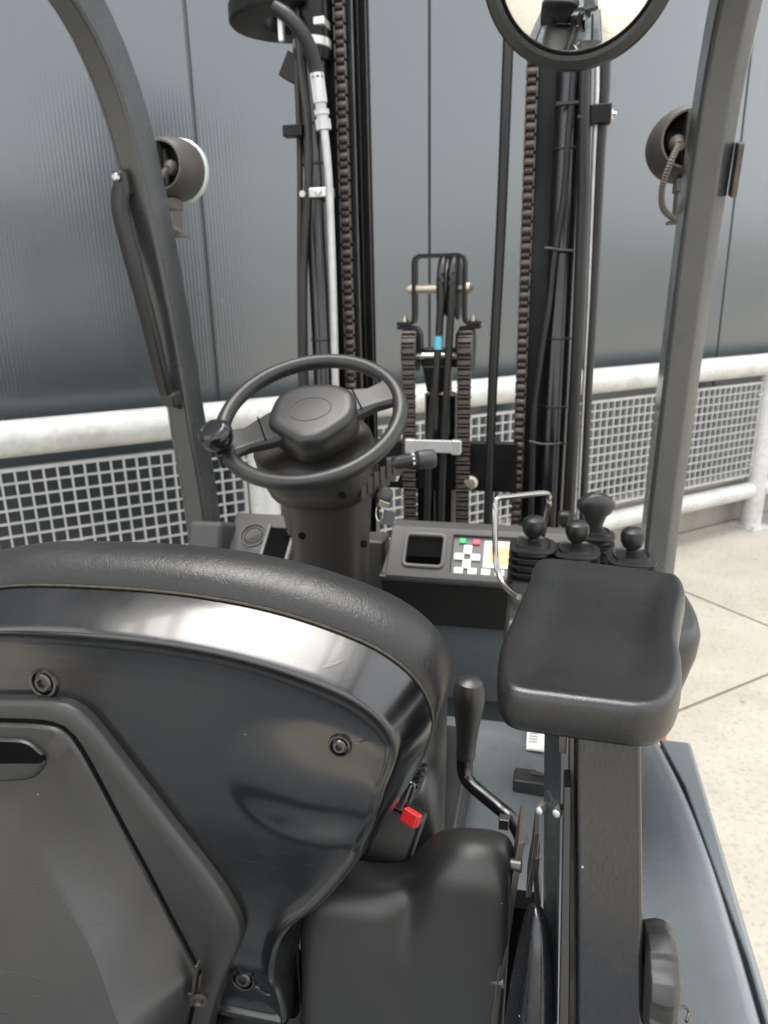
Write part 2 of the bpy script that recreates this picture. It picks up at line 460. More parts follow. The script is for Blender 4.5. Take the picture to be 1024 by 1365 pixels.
def place(name, mesh, parent, loc, rot=None, scale=None):
    """another individual sharing mesh data"""
    o = bpy.data.objects.new(name, mesh)
    COL.objects.link(o)
    M = Matrix.Translation(loc)
    if rot is not None: M = M @ (rot.to_4x4() if isinstance(rot, Matrix) else Matrix.Rotation(rot, 4, 'Z'))
    if scale: M = M @ Matrix.Diagonal((*scale, 1))
    o.matrix_basis = M
    if parent is not None: adopt(o, parent)
    return o

def thing(name, label, cat, loc, group=None):
    o = bpy.data.objects.new(name, None)
    COL.objects.link(o); o.location = loc; o.empty_display_size = 0.1
    o['label'] = label; o['category'] = cat
    if group: o['group'] = group
    return o
def structure(o): o['kind'] = 'structure'; return o

def smooth_closed(pts, n=96, closed=True):
    """Catmull-Rom through pts, resampled evenly"""
    pts = [V(*p, 0) if len(p) == 2 else V(p) for p in pts]; m = len(pts); out = []
    segs = m if closed else m - 1
    for i in range(segs):
        if closed: a, b, c, d = pts[i - 1], pts[i], pts[(i + 1) % m], pts[(i + 2) % m]
        else: a, b, c, d = pts[max(i - 1, 0)], pts[i], pts[i + 1], pts[min(i + 2, m - 1)]
        for k in range(16):
            t = k / 16
            out.append(0.5 * ((2 * b) + (c - a) * t + (2 * a - 5 * b + 4 * c - d) * t * t + (3 * b - a - 3 * c + d) * t ** 3))
    if not closed: out.append(pts[-1])
    L = [0]
    q = out + ([out[0]] if closed else [])
    for i in range(1, len(q)): L.append(L[-1] + (q[i] - q[i - 1]).length)
    res = []; j = 0
    cnt = n if closed else n - 1
    for k in range(n):
        t = L[-1] * k / cnt
        while j < len(L) - 2 and L[j + 1] < t: j += 1
        u = (t - L[j]) / max(1e-9, L[j + 1] - L[j])
        res.append(q[j].lerp(q[j + 1], min(1, u)))
    return res
def curve(pts, n=40): return smooth_closed(pts, n, False)

def inset(poly, d):
    """move each point of a closed 2-D loop inward by d along its normal"""
    m = len(poly); area = sum(poly[i].x * poly[(i + 1) % m].y - poly[(i + 1) % m].x * poly[i].y for i in range(m))
    sg = 1 if area > 0 else -1; out = []
    for i in range(m):
        t = (poly[(i + 1) % m] - poly[i - 1]).normalized()
        out.append(Vector((poly[i].x - t.y * d * sg, poly[i].y + t.x * d * sg, 0)))
    return out
def cushion(mb, outline, prof, M, n=96):
    """rounded slab: outline (2-D, smoothed) at the (inset, height) pairs of prof, placed by M"""
    o = smooth_closed(outline, n)
    R = []
    for d, z in prof:
        q = inset(o, d) if d else o
        R.append([M @ Vector((p.x, p.y, z)) for p in q])
    return mb.rings(R)
def frame(o, x, y, z):
    M = Matrix((V(x).normalized(), V(y).normalized(), V(z).normalized())).transposed().to_4x4()
    M.translation = V(o); return M
def along(o, z, x=(1, 0, 0)):
    z = V(z).normalized(); x = V(x); x = (x - z * x.dot(z))
    if x.length < 1e-4: x = z.orthogonal()
    x.normalize(); return frame(o, x, z.cross(x), z)

# ================================================================== GROUND
ANG = math.radians(48.7)
D = Vector((math.sin(ANG), math.cos(ANG), 0))          # along the wall, away to the right
N = Vector((math.cos(ANG), -math.sin(ANG), 0))         # from the wall towards the truck
OFF = -2.809                                           # barrier line, N . p
def wp(t, o, z=0): return D * t + N * (OFF + o) + Vector((0, 0, z))
WROT = Matrix((D, -N, Vector((0, 0, 1)))).transposed()

g = MB().box((0, 0, -0.265), (700, 700, 0.5)).build('ground', 'ground_far', smooth=0)
structure(g)
# dirt bed between the slabs, slabs of 2 x 2 m
yard = MB().box((0, 0, -0.0105), (26, 17, 0.009), WROT)
yo = Vector(wp(0.6, 6.5, 0))
yard.v = [tuple(V(p) + yo) for p in yard.v]
bed = yard.build('paved_yard', 'joint_dirt', smooth=0); structure(bed)
sl = MB().box((0, 0, -0.05), (1.988, 1.988, 0.1))
slm = sl.mesh('concrete_slab', 'concrete', 0)
for i in range(-5, 6):
    for j in range(7):
        t = 3.415 + 1.0 + 2 * i; o = (-1.471 - OFF) + 1.0 + 2 * j
        q = wp(t, o, random.uniform(-0.0025, 0.0025))
        s_ = place('concrete_slab', slm, bed, q, WROT @ Matrix.Rotation(random.uniform(-0.001, 0.001), 3, 'X'))
# cut slabs against the building
sl2 = MB().box((0, 0, -0.05), (1.988, 1.47, 0.1)).mesh('concrete_slab', 'concrete', 0)
for i in range(-5, 6):
    place('concrete_slab', sl2, bed, wp(3.415 + 1.0 + 2 * i, 1.338 - 0.741, random.uniform(-0.002, 0.002)), WROT)

# ================================================================== BUILDING
bld = thing('industrial_building', 'anthracite industrial building clad in glossy upright wall panels', 'building', wp(3, -0.3, 0))
WALL = -0.30
PW = 1.150
pmesh = MB().box((0, 0.03, 4.15), (PW - 0.016, 0.06, 7.7))
pmd = pmesh.mesh('cladding_panel', 'cladding', 0)
for k in range(-8, 14):
    t = 1.132 + PW * (k + 0.5)
    c = place('cladding_panel', pmd, bld, wp(t, WALL, 0), WROT)
    b = c.modifiers.new('bevel', 'BEVEL'); b.width = 0.004; b.segments = 2
MB().box((0, 0, 0), (26, 0.10, 8.0), WROT).build('backing_wall', 'joint_strip', bld, smooth=0).location = wp(4.5, WALL - 0.062, 4.0)
pl = MB().box((0, 0, 0), (26, 0.24, 0.30), WROT).build('plinth', 'plinth', bld, bevel=0.008)
pl.location = wp(4.5, -0.15 - 0.12, 0.147)
for o in bld.children:
    if o.name.startswith(('backing', 'plinth')): o.matrix_parent_inverse = world_of(bld).inverted()

# ================================================================== CRASH BARRIER
bar = thing('crash_barrier', 'galvanised tubular steel barrier with wire mesh infill in front of the grey wall', 'barrier', wp(1.22, 0, 0))
RT, RB, RR = 1.122, 0.272, 0.070
MB().tube([wp(t, 0, RT) for t in (-4.5, -2, 0, 2, 4, 6.2)], RR, 20, up=(0, 0, 1)).build('top_rail', 'galvanised', bar)
posts = [-2.35, -0.55, 1.22, 2.93, 4.735, 6.2]
pm_ = MB().lathe([(RR, 0.012), (RR, RT - 0.02)], n=20).mesh('post', 'galvanised')
bp = MB().box((0, 0, 0.006), (0.20, 0.20, 0.012)).mesh('base_plate', 'galvanised', 0)
bm_ = MB().lathe([(0.011, 0.012), (0.011, 0.030)], n=6).mesh('anchor_bolt', 'zinc')
for t in posts:
    p = place('post', pm_, bar, wp(t, 0, 0), WROT)
    q = place('base_plate', bp, bar, wp(t, 0, 0.0), WROT)
    for a in (-1, 1):
        for c in (-1, 1): place('anchor_bolt', bm_, q, wp(t + a * 0.082, c * 0.082, 0), WROT)
for a, b in zip(posts[:-1], posts[1:]):
    # the lower rail sets off from one foot and bends down beside the next
    path = [wp(a + 0.05, 0, RB), wp(a + 0.3, 0, RB), wp((a + b) / 2, 0, RB), wp(b - 0.30, 0, RB), wp(b - 0.06, 0, RB)]
    MB().tube(path, 0.058, 18).build('bottom_rail', 'galvanised', bar)
    # mesh infill: frame with flat bars at 50 mm
    t0, t1 = a + 0.105, b - 0.085
    z0, z1 = 0.385, 1.005
    fr = MB()
    for z in (z0, z1): fr.box((0, 0, 0), (t1 - t0, 0.026, 0.014), WROT); fr.v[-8:] = [tuple(V(p) + wp((t0 + t1) / 2, 0, z)) for p in fr.v[-8:]]
    for t in (t0, t1): fr.box((0, 0, 0), (0.014, 0.026, z1 - z0 + 0.014), WROT); fr.v[-8:] = [tuple(V(p) + wp(t, 0, (z0 + z1) / 2)) for p in fr.v[-8:]]
    pn = fr.build('mesh_panel', 'mesh_zinc', bar, smooth=0)
    if b < 0: 
        continue
    nv = int(round((t1 - t0) / 0.050)); nh = int(round((z1 - z0) / 0.050))
    vm = MB().box((0, 0, 0), (0.0075, 0.020, z1 - z0)).mesh('upright_bar', 'mesh_zinc', 0)
    hm = MB().box((0, 0, 0), (t1 - t0, 0.012, 0.0075)).mesh('cross_bar', 'mesh_zinc', 0)
    for i in range(1, nv): place('upright_bar', vm, pn, wp(t0 + (t1 - t0) * i / nv, 0, (z0 + z1) / 2), WROT)
    for i in range(1, nh): place('cross_bar', hm, pn, wp((t0 + t1) / 2, 0.006, z0 + (z1 - z0) * i / nh), WROT)
    for t in (a, b):
        sg = 1 if t == a else -1
        for z in (0.46, 0.93):
            MB().bar(wp(t + sg * 0.06, 0, z), wp(t + sg * 0.115, 0, z), 0.03, 0.008).build('mesh_lug', 'galvanised', bar)

# ================================================================== FORKLIFT
fl = thing('forklift', 'black and slate grey forklift truck seen from behind its seat', 'forklift', (0, 0.6, 0))

# ---------------------------------------------------------------- body
HZ = 0.90
ridge = [(0.490, 1.115), (0.512, 0.98), (0.5235, 0.85), (0.5275, 0.745), (0.529, 0.67), (0.529, 0.55), (0.528, 0.35), (0.526, 0.14)]
rc = curve([(x, y, 0) for x, y in ridge], 40)
def hood_section(p):
    x, y = p.x, p.y
    # across: valley beside the seat, rise to a rounded lip, then down into the gap
    pr = [(0.0, 0.895), (x - 0.24, 0.895), (x - 0.155, 0.888), (x - 0.125, 0.874), (x - 0.10, 0.872), (x - 0.075, 0.882), (x - 0.04, 0.897), (x - 0.016, 0.904), (x - 0.006, 0.902), (x, 0.893), (x + 0.001, 0.87), (x + 0.001, 0.60)]
    pts = [Vector((a, y, z)) for a, z in pr]
    return [Vector((-q.x, q.y, q.z)) for q in reversed(pts[1:])] + pts
R = [hood_section(p) for p in rc]
h = MB(); h.rings(R, loop=False)
m = len(R[0]); h.f.append(tuple(range(m))); o = len(h.v) - m
h.f.append(tuple(o + j for j in range(m)))
hood = h.build('hood', 'slate_paint', fl, smooth=50)
for sx in (-1, 1):
    mb = MB()
    prof = [(0.0, 0.0), (0.0, -0.30), (0.03, -0.34)]
    outer = []
    for yy in (0.12, 0.4, 0.7, 1.0, 1.118):
        xi = min((p for p in rc), key=lambda p: abs(p.y - yy)).x + 0.006
        outer.append([Vector((sx * xi, yy, 0.55)), Vector((sx * xi, yy, 0.893)), Vector((sx * 0.540, yy, 0.893)), Vector((sx * 0.546, yy, 0.887)), Vector((sx * 0.552, yy, 0.55))])
    mb.rings(outer).build('side_frame', 'slate_paint', fl, bevel=0.003)
    MB().box((sx * 0.45, 0.62, 0.38), (0.20, 1.00, 0.33)).build('battery_bay_side', 'slate_paint', fl, bevel=0.012)
    MB().box((sx * 0.44, 1.28, 0.36), (0.20, 0.30, 0.05)).build('entry_step', 'mast_black', fl, bevel=0.005)
MB().box((0.0, 1.28, 0.62), (0.84, 0.36, 0.03)).build('floor_plate', 'rubber', fl, bevel=0.004)
MB().box((0.0, 0.66, 0.58), (0.86, 0.92, 0.60)).build('battery_case', 'mast_black', fl, bevel=0.01)
MB().box((0.0, 1.56, 0.60), (0.94, 0.14, 0.50)).build('front_bulkhead', 'slate_paint', fl, bevel=0.01)
cw = MB()
cwo = [(-0.52, 0.10), (-0.52, -0.35), (-0.44, -0.56), (-0.25, -0.66), (0, -0.68), (0.25, -0.66), (0.44, -0.56), (0.52, -0.35), (0.52, 0.10)]
cw.rings([[Vector((x * k, y * (k if y < 0 else 1), z)) for x, y in cwo] for z, k in ((0.16, 0.96), (0.22, 1.0), (0.80, 1.0), (0.90, 0.98), (0.95, 0.93))])
cw.build('counterweight', 'slate_paint', fl, bevel=0.012)
tm = MB().lathe([(0.13, -0.085), (0.225, -0.085), (0.245, -0.06), (0.245, 0.06), (0.225, 0.085), (0.13, 0.085)], n=32).mesh('tyre', 'tyre')
rm = MB().lathe([(0.03, -0.05), (0.12, -0.06), (0.131, -0.09), (0.131, 0.09), (0.12, 0.06), (0.03, 0.05)], n=24).mesh('rim', 'guard_paint')
for x, y in ((-0.44, 1.72), (0.44, 1.72), (-0.36, -0.22), (0.36, -0.22)):
    M = along((0, 0, 0), (1, 0, 0), (0, 1, 0)).to_3x3()
    w = place('wheel', rm, fl, (x, y, 0.247), M)
    place('tyre', tm, w, (x, y, 0.247), M)
# label and latch on the hood beside the armrest column
lb = MB(); lb.box((0.2925, 1.075, 0.8975), (0.030, 0.070, 0.003)); lb.build('paper_label', 'white_label', hood)
for k in range(5): MB().box((0.288, 1.092 - k * 0.008, 0.8995), (0.014, 0.0025, 0.0006)).build('print_line', 'print_grey', hood, smooth=0)
la = MB(); la.box((0.286, 0.945, 0.905), (0.050, 0.026, 0.022)); la.box((0.279, 0.966, 0.903), (0.034, 0.016, 0.014)); la.box((0.296, 0.952, 0.918), (0.02, 0.006, 0.006))
la.build('hood_latch', 'cover_plastic', hood, bevel=0.003)
# small dent mark and cable eyelet by the lower right
MB().tube(curve([(0.4261, 0.5600, 0.9574), (0.4314, 0.5600, 0.9654), (0.4403, 0.5700, 0.9582), (0.4456, 0.5700, 0.9529), (0.4413, 0.5600, 0.9519)], 16), 0.0016, 6).build('wire_clip', 'steel_dark', fl)
MB().lathe([(0.006, -0.01), (0.007, 0), (0.005, 0.006), (0.002, 0.007)], along((0.5285, 1.2653, 0.8000), (0, 0, 1)), 16).build('marker_lens', 'orange_lens', fl)

# ---------------------------------------------------------------- overhead guard
GP = [(0.530, 1.545, 0.60), (0.530, 1.540, 1.075), (0.530, 1.508, 1.35), (0.531, 1.475, 1.60), (0.533, 1.435, 1.82), (0.535, 1.385, 1.98), (0.538, 1.305, 2.09), (0.540, 1.19, 2.155), (0.540, 1.03, 2.185), (0.540, 0.8, 2.195), (0.540, 0.3, 2.195), (0.540, -0.12, 2.18)]
def guard(sx):
    path = curve([(sx * x, y, z) for x, y, z in GP], 60)
    # section: x outward, y to the rear face (towards the seat)
    prof = [(-0.033, -0.040), (-0.033, 0.036), (-0.028, 0.042), (0.010, 0.042), (0.014, 0.039), (0.036, 0.010), (0.036, -0.030), (0.030, -0.040)]
    R = []
    for i, p in enumerate(path):
        a, b = path[max(0, i - 1)], path[min(len(path) - 1, i + 1)]
        t = (b - a).normalized(); x = Vector((sx, 0, 0)); y = (Vector((0, -1, 0)) - t * t.dot(Vector((0, -1, 0))))
        if y.length < 0.3: y = Vector((0, 0, -1)) - t * t.dot(Vector((0, 0, -1)))
        ref = Vector((0, -1, 0)) if t.z > 0.6 else None
        nrm = Vector((1, 0, 0)).cross(t).normalized()          # in the YZ plane
        if nrm.y > 0 or (abs(nrm.y) < 1e-6 and nrm.z > 0): nrm = -nrm
        R.append([p + x * q[0] + nrm * q[1] for q in prof])
    return MB().rings(R).build('guard_post', 'guard_paint', fl, bevel=0.003, seg=2)
gl, gr = guard(-1), guard(1)
for sx, par in ((-1, gl), (1, gr)):
    MB().bar((sx * 0.50, -0.15, 0.93), (sx * 0.53, -0.12, 2.19), 0.07, 0.05, (0, 1, 0)).build('rear_post', 'guard_paint', fl, bevel=0.006)
for y in (1.12, -0.12):
    MB().box((0, y, 2.185), (1.05, 0.06, 0.045)).build('roof_cross_member', 'guard_paint', fl, bevel=0.005)
for x in (-0.42, -0.30, 0.30, 0.42):
    MB().box((x, 0.5, 2.20), (0.022, 1.24, 0.05)).build('roof_bar', 'guard_paint', fl, bevel=0.004)
# grab handle on the left post
gh = MB()
pth = curve([(-0.5510, 1.4100, 1.8458), (-0.5461, 1.3850, 1.8289), (-0.5502, 1.3750, 1.7900), (-0.5448, 1.3750, 1.7348), (-0.5326, 1.3800, 1.6496), (-0.5249, 1.3950, 1.5532), (-0.5235, 1.4150, 1.4587), (-0.5270, 1.4400, 1.4105), (-0.5201, 1.4700, 1.3897)], 40)
hp_ = [(0.019 * math.copysign(abs(math.cos(u)) ** 0.6, math.cos(u)), 0.012 * math.copysign(abs(math.sin(u)) ** 0.6, math.sin(u))) for u in [2 * PI * i / 20 for i in range(20)]]
gh.sweep(hp_, pth, up=(-0.35, -0.9, 0.0), scale=[1.15 - 0.2 * min(1, i / 9) for i in range(40)])
hand = gh.build('grab_handle', 'rubber', fl)
MB().box((-0.5409, 1.3850, 1.8313), (0.030, 0.04, 0.05), Matrix.Rotation(0.1, 3, 'X')).build('handle_foot', 'satin_plastic', hand, bevel=0.010, seg=3)
MB().lathe([(0.0075, 0), (0.0075, 0.006), (0.005, 0.008)], along((-0.5416, 1.3620, 1.8391), (-0.25, -0.9, 0.3)), 12).build('screw', 'zinc', hand)
MB().box((-0.5167, 1.4400, 1.4057), (0.034, 0.04, 0.035), Matrix.Rotation(0.1, 3, 'X')).build('handle_foot', 'satin_plastic', hand, bevel=0.010, seg=3)

# ---------------------------------------------------------------- work lamps
def work_lamp(c, sx, plate):
    c = V(c); ax = Vector((0.06 * -sx, 1, -0.03)).normalized()
    M = along(c, ax, (1, 0, 0)) @ Matrix.Diagonal((0.83, 0.83, 0.83, 1))
    hs_ = MB().lathe([(0.056, -0.045), (0.062, -0.048), (0.067, -0.040), (0.076, -0.010), (0.079, 0.025), (0.078, 0.050), (0.070, 0.052), (0.066, 0.048)], M, 36, cap=False)
    lamp = hs_.build('work_lamp', 'lamp_housing', fl)
    lr_ = 1.0 if sx < 0 else 0.88
    MB().lathe([(0.0795 * lr_, 0.044), (0.083 * lr_, 0.048), (0.083 * lr_, 0.058), (0.076 * lr_, 0.064), (0.001, 0.070)], M, 36).build('lens', 'lens_white', lamp)
    MB().lathe([(0.0575, -0.047), (0.055, -0.030), (0.045, -0.012), (0.001, -0.008)], M, 28, cap=False).build('rear_bowl', 'mast_black', lamp)
    MB().lathe([(0.0565, -0.050), (0.061, -0.0505), (0.0625, -0.046), (0.0565, -0.044)], M, 36, cap=False).build('rear_rim', 'lamp_rubber', lamp)
    MB().box(M @ Vector((-0.006, 0.004, -0.040)), (0.006, 0.030, 0.096)).build('mounting_fin', 'lamp_housing', lamp, bevel=0.0015)
    bt = M @ Vector((0.022 * sx * -1 if sx < 0 else -0.024, 0.004, -0.026))
    MB().lathe([(0.016, 0), (0.016, 0.010), (0.010, 0.018), (0.009, 0.03)], along(bt, (0.1, -0.8, -0.25)), 14).build('cable_boot', 'lamp_rubber', lamp)
    e = bt + Vector((0, -0.03, -0.008))
    w = curve([e, e + Vector((-0.012, -0.012, -0.03)), e + Vector((-0.022, -0.006, -0.07)), e + Vector((-0.016, 0.01, -0.105)), e + Vector((0.008, 0.025, -0.125))], 60)
    MB().tube(w, [0.0052 + 0.0012 * (i % 2) for i in range(60)], 8).build('corrugated_cable', 'lamp_rubber', lamp)
    b = c + Vector((0.018 * sx, 0, -0.062))
    br = MB(); br.box(b + Vector((0, 0, -0.012)), (0.060, 0.045, 0.024)); br.box(b + Vector((-0.024, 0, -0.045)), (0.006, 0.036, 0.06)); br.box(b + Vector((0.024, 0, -0.045)), (0.006, 0.036, 0.06)); br.box(b + Vector((0, 0, -0.078)), (0.075, 0.042, 0.006))
    br.build('bracket', 'lamp_rubber', lamp, bevel=0.002)
    MB().lathe([(0.011, 0), (0.011, -0.008), (0.006, -0.010), (0.006, -0.028)], Matrix.Translation(b + Vector((0, 0, -0.081))), 6).build('bolt', 'steel_worn', lamp)
    MB().bar(b + Vector((0, 0.0, -0.078)), V(plate), 0.030, 0.006).build('stay', 'lamp_rubber', lamp, bevel=0.001)
    return lamp
work_lamp((-0.5529, 1.6000, 1.8906), -1, (-0.545, 1.45, 1.80))
work_lamp((0.5163, 1.6000, 1.8784), 1, (0.545, 1.45, 1.78))
# small clip on the outer side of the right post
MB().bar((0.5751, 1.4100, 1.8439), (0.5759, 1.4300, 1.7640), 0.010, 0.03, (0, 1, 0)).build('post_clip', 'steel_worn', gr, bevel=0.002)
MB().box((-0.5339, 1.4500, 1.9311), (0.012, 0.03, 0.03)).build('post_clip', 'steel_dark', gl, bevel=0.003)

# ---------------------------------------------------------------- mirror
mc = V((0.3014, 1.2200, 2.0618))
mn = Vector((-0.06, -0.945, -0.33)).normalized()
Mm = along(mc, mn, (1, 0, 0))
MR = 0.127
mir = MB().lathe([(MR + 0.002, -0.030), (MR + 0.010, -0.022), (MR + 0.011, 0.002), (MR + 0.007, 0.009), (MR - 0.004, 0.011), (MR - 0.010, 0.006), (MR - 0.010, -0.004)], Mm, 72, cap=False).build('mirror_frame', 'satin_plastic', fl)
RC = 0.30; h0 = math.sqrt(RC * RC - (MR - 0.009) ** 2)
MB().lathe([((MR - 0.009) * k / 14, math.sqrt(RC * RC - ((MR - 0.009) * k / 14) ** 2) - h0 + 0.003) for k in range(14, 0, -1)] + [(0.0004, RC - h0 + 0.003)], Mm, 72).build('mirror_glass', 'mirror', mir, smooth=180)
MB().lathe([(MR, -0.028), (MR * 0.7, -0.045), (0.03, -0.055), (0.001, -0.055)], Mm, 40).build('mirror_back', 'satin_plastic', mir)
MB().tube([mc - mn * 0.05, mc - mn * 0.05 + Vector((0, 0, 0.06)), mc + Vector((0.0, 0.0, 0.2))], 0.009, 10).build('mirror_arm', 'mast_black', mir)

# ---------------------------------------------------------------- mast
def vbox(name, x0, x1, y0, y1, z0, z1, m, par=fl, bevel=0.003):
    return MB().box(((x0 + x1) / 2, (y0 + y1) / 2, (z0 + z1) / 2), (abs(x1 - x0), abs(y1 - y0), z1 - z0)).build(name, m, par, bevel=bevel)
MZ0, MZ1 = 0.12, 2.75
def channel(sx, x_web, x_tip, y0, y1, tk):
    """U section opening to the middle of the mast"""
    a, b = sx * x_web, sx * x_tip; s = -sx
    poly = [(a, y0), (b, y0), (b, y0 + tk), (a + s * tk, y0 + tk), (a + s * tk, y1 - tk), (b, y1 - tk), (b, y1), (a, y1)]
    return MB().prism(poly, Matrix.Translation((0, 0, MZ0)), MZ1 - MZ0).build('mast_channel', 'mast_black', fl, bevel=0.003)
for sx in (-1, 1):
    XW, XT, XC, XL = (0.292, 0.222, 0.247, 0.312) if sx < 0 else (0.276, 0.214, 0.2145, 0.304)
    channel(sx, XW, XT, 1.955, 2.035, 0.018)
    channel(sx, XT + 0.026, XT - 0.014, 2.040, 2.085, 0.012)
    vbox('wear_strip', sx * (XT + 0.0005), sx * (XT - 0.0025), 1.951, 1.958, MZ0, MZ1, 'steel_dark', fl, 0.0008)
    vbox('wear_strip', sx * (XT - 0.0135), sx * (XT - 0.0160), 2.036, 2.043, MZ0, MZ1, 'steel_dark', fl, 0.0008)
    # lift cylinder behind each channel
    cx = sx * XL
    cyl = MB().lathe([(0.034, 0.3), (0.034, 2.30), (0.030, 2.31), (0.022, 2.32), (0.022, 2.75)], Matrix.Translation((cx, 1.915, 0)), 28).build('lift_cylinder', 'cyl_black', fl)
    for z, r in ((2.02, 0.0352), (1.93, 0.0352), (1.50, 0.0352), (1.33, 0.0352), (1.235, 0.0352)):
        MB().lathe([(r, -0.003), (r + 0.0012, -0.002), (r + 0.0012, 0.002), (r, 0.003)], Matrix.Translation((cx, 1.915, z)), 24, cap=False).build('cable_tie', 'rubber', cyl)
    # leaf chain, every link its own piece
    ch = vbox('lift_chain', sx * (XC - 0.009), sx * (XC + 0.009), 1.941, 1.950, 0.25, 2.75, 'chain_dark', fl, 0.001)
    lk = MB()
    for off in (-0.0125, 0.0125): lk.box((off, 0, 0), (0.0030, 0.017, 0.031))
    lk.lathe([(0.0085, -0.0115), (0.0095, -0.009), (0.0095, 0.009), (0.0085, 0.0115)], along((0, 0, 0), (1, 0, 0)), 10)
    lk.lathe([(0.0075, -0.0090), (0.0080, -0.007), (0.0080, 0.007), (0.0075, 0.0090)], along((0, 0, 0.0193), (1, 0, 0)), 10)
    lkm = lk.mesh('chain_link', 'chain_steel', 30)
    for k in range(40):
        place('chain_link', lkm, ch, (sx * XC, 1.938, 0.95 + 0.0385 * k))
# hoses and pipes, left of the mast
MB().tube(curve([(-0.3360, 1.8800, 2.2645), (-0.3299, 1.8800, 2.1396), (-0.3207, 1.8800, 2.0257), (-0.3258, 1.8800, 1.8912), (-0.3476, 1.8900, 1.7334), (-0.3598, 1.8900, 1.5455), (-0.3709, 1.9000, 1.2816), (-0.3782, 1.9000, 0.9728)], 50), 0.0105, 10).build('hose', 'hose_grey', fl)
MB().tube(curve([(-0.3518, 1.9100, 2.2722), (-0.3521, 1.9100, 2.0999), (-0.3557, 1.9100, 1.9314), (-0.3740, 1.9100, 1.6031), (-0.3924, 1.9100, 1.1935)], 40), 0.008, 10).build('hose', 'hose_grey', fl)
MB().tube(curve([(-0.3720, 1.8400, 2.2552), (-0.3386, 1.8300, 2.2312), (-0.3095, 1.8300, 2.1986), (-0.2928, 1.8400, 2.1636), (-0.2850, 1.8500, 2.1255), (-0.2824, 1.8500, 2.1034)], 30), 0.0165, 14).build('hose', 'rubber', fl)
pipe = MB().tube(curve([(-0.2745, 1.8550, 2.0260), (-0.2695, 1.8550, 1.9687), (-0.2667, 1.8600, 1.8943), (-0.2671, 1.8650, 1.7828), (-0.2697, 1.8700, 1.5644), (-0.2745, 1.8750, 1.3287), (-0.2809, 1.8800, 0.9844)], 40), 0.0098, 14).build('steel_pipe', 'zinc_pale', fl)
a, b = V((-0.2836, 1.8500, 2.1160)), V((-0.2749, 1.8550, 2.0179))
MB().lathe([(0.0175, 0), (0.0175, 0.062), (0.014, 0.064), (0.0135, 0.075), (0.019, 0.077), (0.019, 0.088), (0.015, 0.089), (0.015, 0.096), (0.0195, 0.098), (0.0195, 0.120), (0.012, 0.122)], along(a, b - a), 8).build('pipe_fitting', 'zinc_pale', pipe, smooth=30)
cl = V((-0.2934, 1.8850, 1.8609))
MB().box(cl, (0.062, 0.03, 0.024)).build('pipe_clamp', 'zinc', pipe, bevel=0.004)
MB().lathe([(0.0085, 0), (0.0085, 0.01), (0.004, 0.011), (0.004, 0.016)], along(cl + Vector((-0.005, -0.015, 0.0)), (0, -1, 0.1)), 6).build('clamp_bolt', 'zinc', pipe)
MB().lathe([(0.0085, 0), (0.0085, 0.008)], along(cl + Vector((-0.045, -0.012, -0.003)), (0, -1, 0.1)), 6).build('clamp_bolt', 'zinc', pipe)
MB().box((-0.3569, 1.8800, 2.0031), (0.05, 0.03, 0.026)).build('pipe_bracket', 'mast_black', fl, bevel=0.002)
MB().box((-0.3726, 1.9500, 2.1571), (0.05, 0.04, 0.06), Matrix.Rotation(0.5, 3, 'Y')).build('pipe_bracket', 'mast_black', fl, bevel=0.003)
MB().box((-0.3071, 1.9000, 2.2326), (0.080, 0.05, 0.018)).build('cylinder_clamp', 'zinc_pale', fl, bevel=0.003)
MB().box((-0.3691, 1.8600, 2.2154), (0.014, 0.014, 0.05)).build('clamp_stud', 'zinc_pale', fl, bevel=0.003)
# round guide plate near the top of the left channel
rc0 = V((-0.350, 1.98, 2.262)); out = []; inn = []
ring_n = 48
ringm = MB()
RO, RI = 0.190, 0.105
R = []
for k in range(ring_n):
    u = math.radians(70) + math.radians(215) * k / (ring_n - 1); cu, su = math.cos(u), math.sin(u)
    R.append([rc0 + Vector((rr * cu, rr * 0.80 * su, z)) for rr, z in ((RI, 0.0), (RO - 0.006, 0.0), (RO, 0.006), (RO, 0.040), (RO - 0.006, 0.046), (RI, 0.046))])
ringm.rings(R).build('hose_guide_ring', 'mast_black', fl, smooth=40)
MB().lathe([(0.040, 2.16), (0.044, 2.17), (0.044, 2.34)], Matrix.Translation((-0.312, 1.915, 0)), 28).build('cylinder_head', 'mast_black', fl)
MB().lathe([(0.0445, 2.185), (0.0465, 2.187), (0.0465, 2.203), (0.0445, 2.205)], Matrix.Translation((-0.312, 1.915, 0)), 28, cap=False).build('clamp_band', 'zinc_pale', fl)

# hoses and pipes, right of the mast
MB().tube(curve([(0.3082, 1.8800, 2.1349), (0.3075, 1.8800, 2.0614), (0.3034, 1.8800, 1.9553), (0.3001, 1.8800, 1.8287), (0.2869, 1.8800, 1.7134), (0.2786, 1.8800, 1.5929), (0.2644, 1.8800, 1.4671), (0.2529, 1.8850, 1.2960), (0.2566, 1.8900, 1.0096)], 160), [0.0072 + 0.0012 * (i % 2) for i in range(160)], 10).build('corrugated_hose', 'rubber', fl)
for px, dr, mm in ((781, 0.014, 'rubber'), (770, 0.010, 'rubber')):
    MB().tube([(0.3288, 1.8700, 2.1592) if px == 781 else (0.3224, 1.9300, 2.0568), (0.3431, 1.8700, 1.8417) if px == 781 else (0.3323, 1.9300, 1.7658), (0.3509, 1.8750, 1.4125) if px == 781 else (0.3400, 1.9300, 1.3680), (0.3546, 1.8800, 0.9758) if px == 781 else (0.3385, 1.9300, 0.9577)], dr, 12).build('hose', mm, fl)
